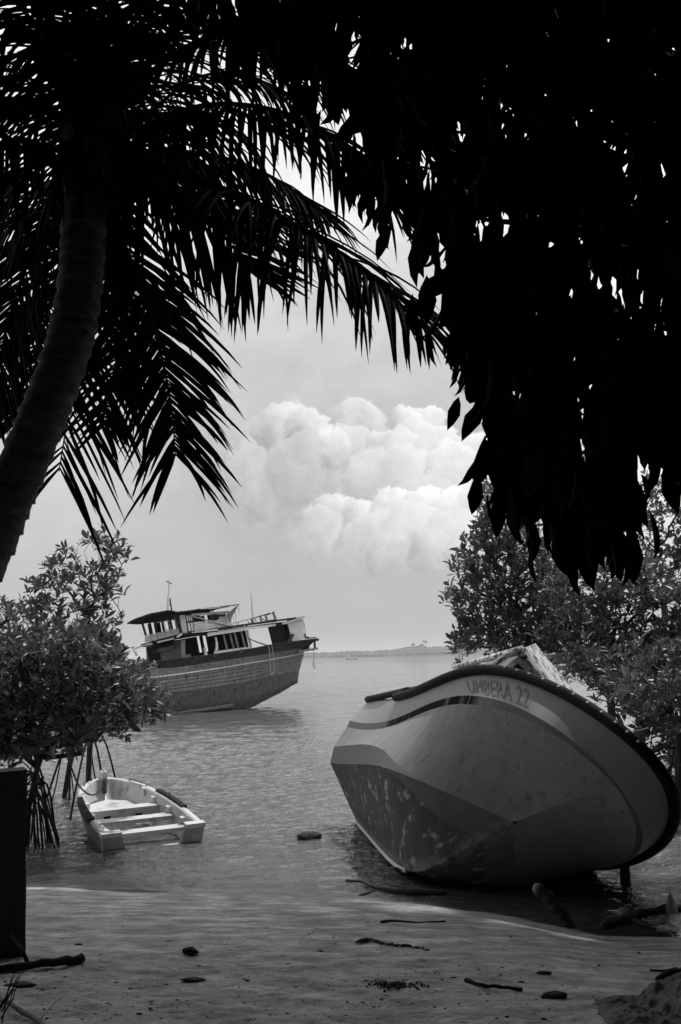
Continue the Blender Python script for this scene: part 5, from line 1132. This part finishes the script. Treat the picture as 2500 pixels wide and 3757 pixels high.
# sand and humus crumbs heaped by crabs
cr_ = MB()
for i in range(190):
    p = sd(905 + rng.normal(0, 27), 2268 + rng.normal(0, 4)); s_ = rng.uniform(.003, .009); cr_.add(IV * s_ * (1 + .3 * rng.random((len(IV), 1))) + p + (0, 0, s_ * .4 + max(0, .010 - .0006 * abs(rng.normal(0, 20)))), IF)
tag(cr_.build('sand_crumbs', 'husk', None), 'heap of dark crumbs dug out of the sand by a crab', kind='stuff')
lt = MB()
for i in range(330):
    x_, y_ = rng.uniform(0, 1568), 2110 + 240 * rng.random() ** .6; p = sd(x_, y_); s_ = rng.uniform(.002, .008) * (1.8 if rng.random() < .08 else 1)
    lt.add(IV * np.array([s_ * rng.uniform(.8, 2.5), s_, s_ * .5]) + p + (0, 0, s_ * .2), IF)
tag(lt.build('beach_litter', 'dark_bark', None), 'small dark bits of bark and leaf scattered over the sand', kind='stuff')
# strip of half buried rag with pale frayed edge
st_ = MB(); pth = [ds(x, y) for x, y in ((826, 2172), (845, 2165), (868, 2170), (890, 2176), (930, 2179), (960, 2183), (985, 2188))]; pth = smooth_path(pth, 40)
st_.tube(pth + (0, 0, .004) + rng.normal(0, .005, (40, 3)), np.linspace(.022, .008, 40), 6)
rag = st_.build('buried_strip', 'husk', None, True); tag(rag, 'half buried dark strip with frayed pale edge in the sand', 'rag')
fe_ = MB()
for i in range(170):
    k = int(40 * rng.random() ** 1.5); p = pth[k] + np.array([rng.normal(0, .01), rng.choice([-1, 1]) * np.interp(k, [0, 39], [.028, .012]) + rng.normal(0, .006), .006]); s_ = rng.uniform(.003, .008); fe_.add(IV * s_ + p, IF)
fe_.build('frayed_edge', 'shell', rag)
# stake under the speedboat's bow
sp_ = dz(1440, 2032); stake = MB().tube([(0, 0, -.3), (0, 0, .0), (.004, 0, .3), (.006, 0, .62)], [.052, .055, .050, .05], 10).build('stake', 'root', None, True); stake.location = sp_; tag(stake, 'dark round stake standing in the water below the speedboat bow', 'stake')
# square timber post at the left edge
pp = ds(46, 2204); post_ = thing('timber_post', 'square dark timber post standing in the sand at left edge', 'post', (pp[0] - .13, pp[1] + .1, pp[2])); bpy.context.view_layer.update()
hh_ = at_y(30 * K, 1774 * K, pp[1])[2] - pp[2]; hm_ = at_y(30 * K, 1905 * K, pp[1])[2] - pp[2]
def rough_box(lo, hi, seed, n=10):
    bm = bmesh.new(); bmesh.ops.create_cube(bm, size=1.); bmesh.ops.subdivide_edges(bm, edges=bm.edges[:], cuts=n, use_grid_fill=True); rs_ = np.random.default_rng(seed)
    lo = np.array(lo); hi = np.array(hi); V = np.array([v.co for v in bm.verts]) + .5; F = [tuple(v.index for v in f.verts) for f in bm.faces]; bm.free()
    V = lo + V * (hi - lo); V[:, :2] += (np.stack([fbm(V[:, 2] * 6 + seed, V[:, 1] * 20, 3, seed), fbm(V[:, 2] * 6 + seed + 9, V[:, 0] * 20, 3, seed + 5)], 1) - .45) * .012; return V, F
for nm_, lo, hi, sd_ in (('upper_block', (-.14, -.125, hm_ + .003), (.127, .12, hh_), 3), ('lower_block', (-.13, -.112, -.15), (.12, .115, hm_), 5)):
    V, F = rough_box(lo, hi, sd_); link(nm_, newmesh(nm_, V, F, 'post'), post_)
post_.rotation_euler = (0, math.radians(-1.0), math.radians(24))
# dead grass at the left corner
gr_ = MB()
for i in range(7):
    a = sd(rng.uniform(-30, 10), rng.uniform(2300, 2356)); b = np.array(at_y(rng.uniform(20, 75) * K, rng.uniform(2200, 2260) * K, a[1] + .05)); gr_.tube([a, a * .5 + b * .5 + rng.normal(0, .015, 3), b], [.004, .003, .0015], 4)
tag(gr_.build('dry_stems', 'dark_bark', None), 'few dry stems leaning at the bottom left corner', 'stems')
# far canoe
cp_ = dz(810, 1517.2); cl = (at_y(824 * K, 1516 * K, cp_[1])[0] - at_y(797 * K, 1516 * K, cp_[1])[0]) / 2
cs = np.linspace(-1, 1, 15); wv = .06 * cl * np.sqrt(np.maximum(0, 1 - cs ** 4)); zt = .085 * cl * (1 + .6 * np.abs(cs) ** 3)
cn = MB(); cn.grid([np.c_[cs * cl, s_ * wv * f_, z_] for s_, f_, z_ in ((1, .8, zt * .95), (1, 1, zt), (1, .7, zt * 0 - .1), (-1, .7, zt * 0 - .1), (-1, 1, zt), (-1, .8, zt * .95))]); 
canoe = thing('canoe', 'long low dark canoe far out on the bay near the headland', 'canoe', tuple(cp_)); cn.build('hull', 'dark_wood', canoe)
MB().box((-cl * .35, -wv.max() * .6, 0), (cl * .3, wv.max() * .6, .11 * cl)).build('cargo', 'white', canoe); MB().tube([(-cl * .78, 0, 0), (-cl * .78, 0, .2 * cl)], [.03 * cl, .02 * cl], 6).build('mooring_post', 'dark_wood', canoe)
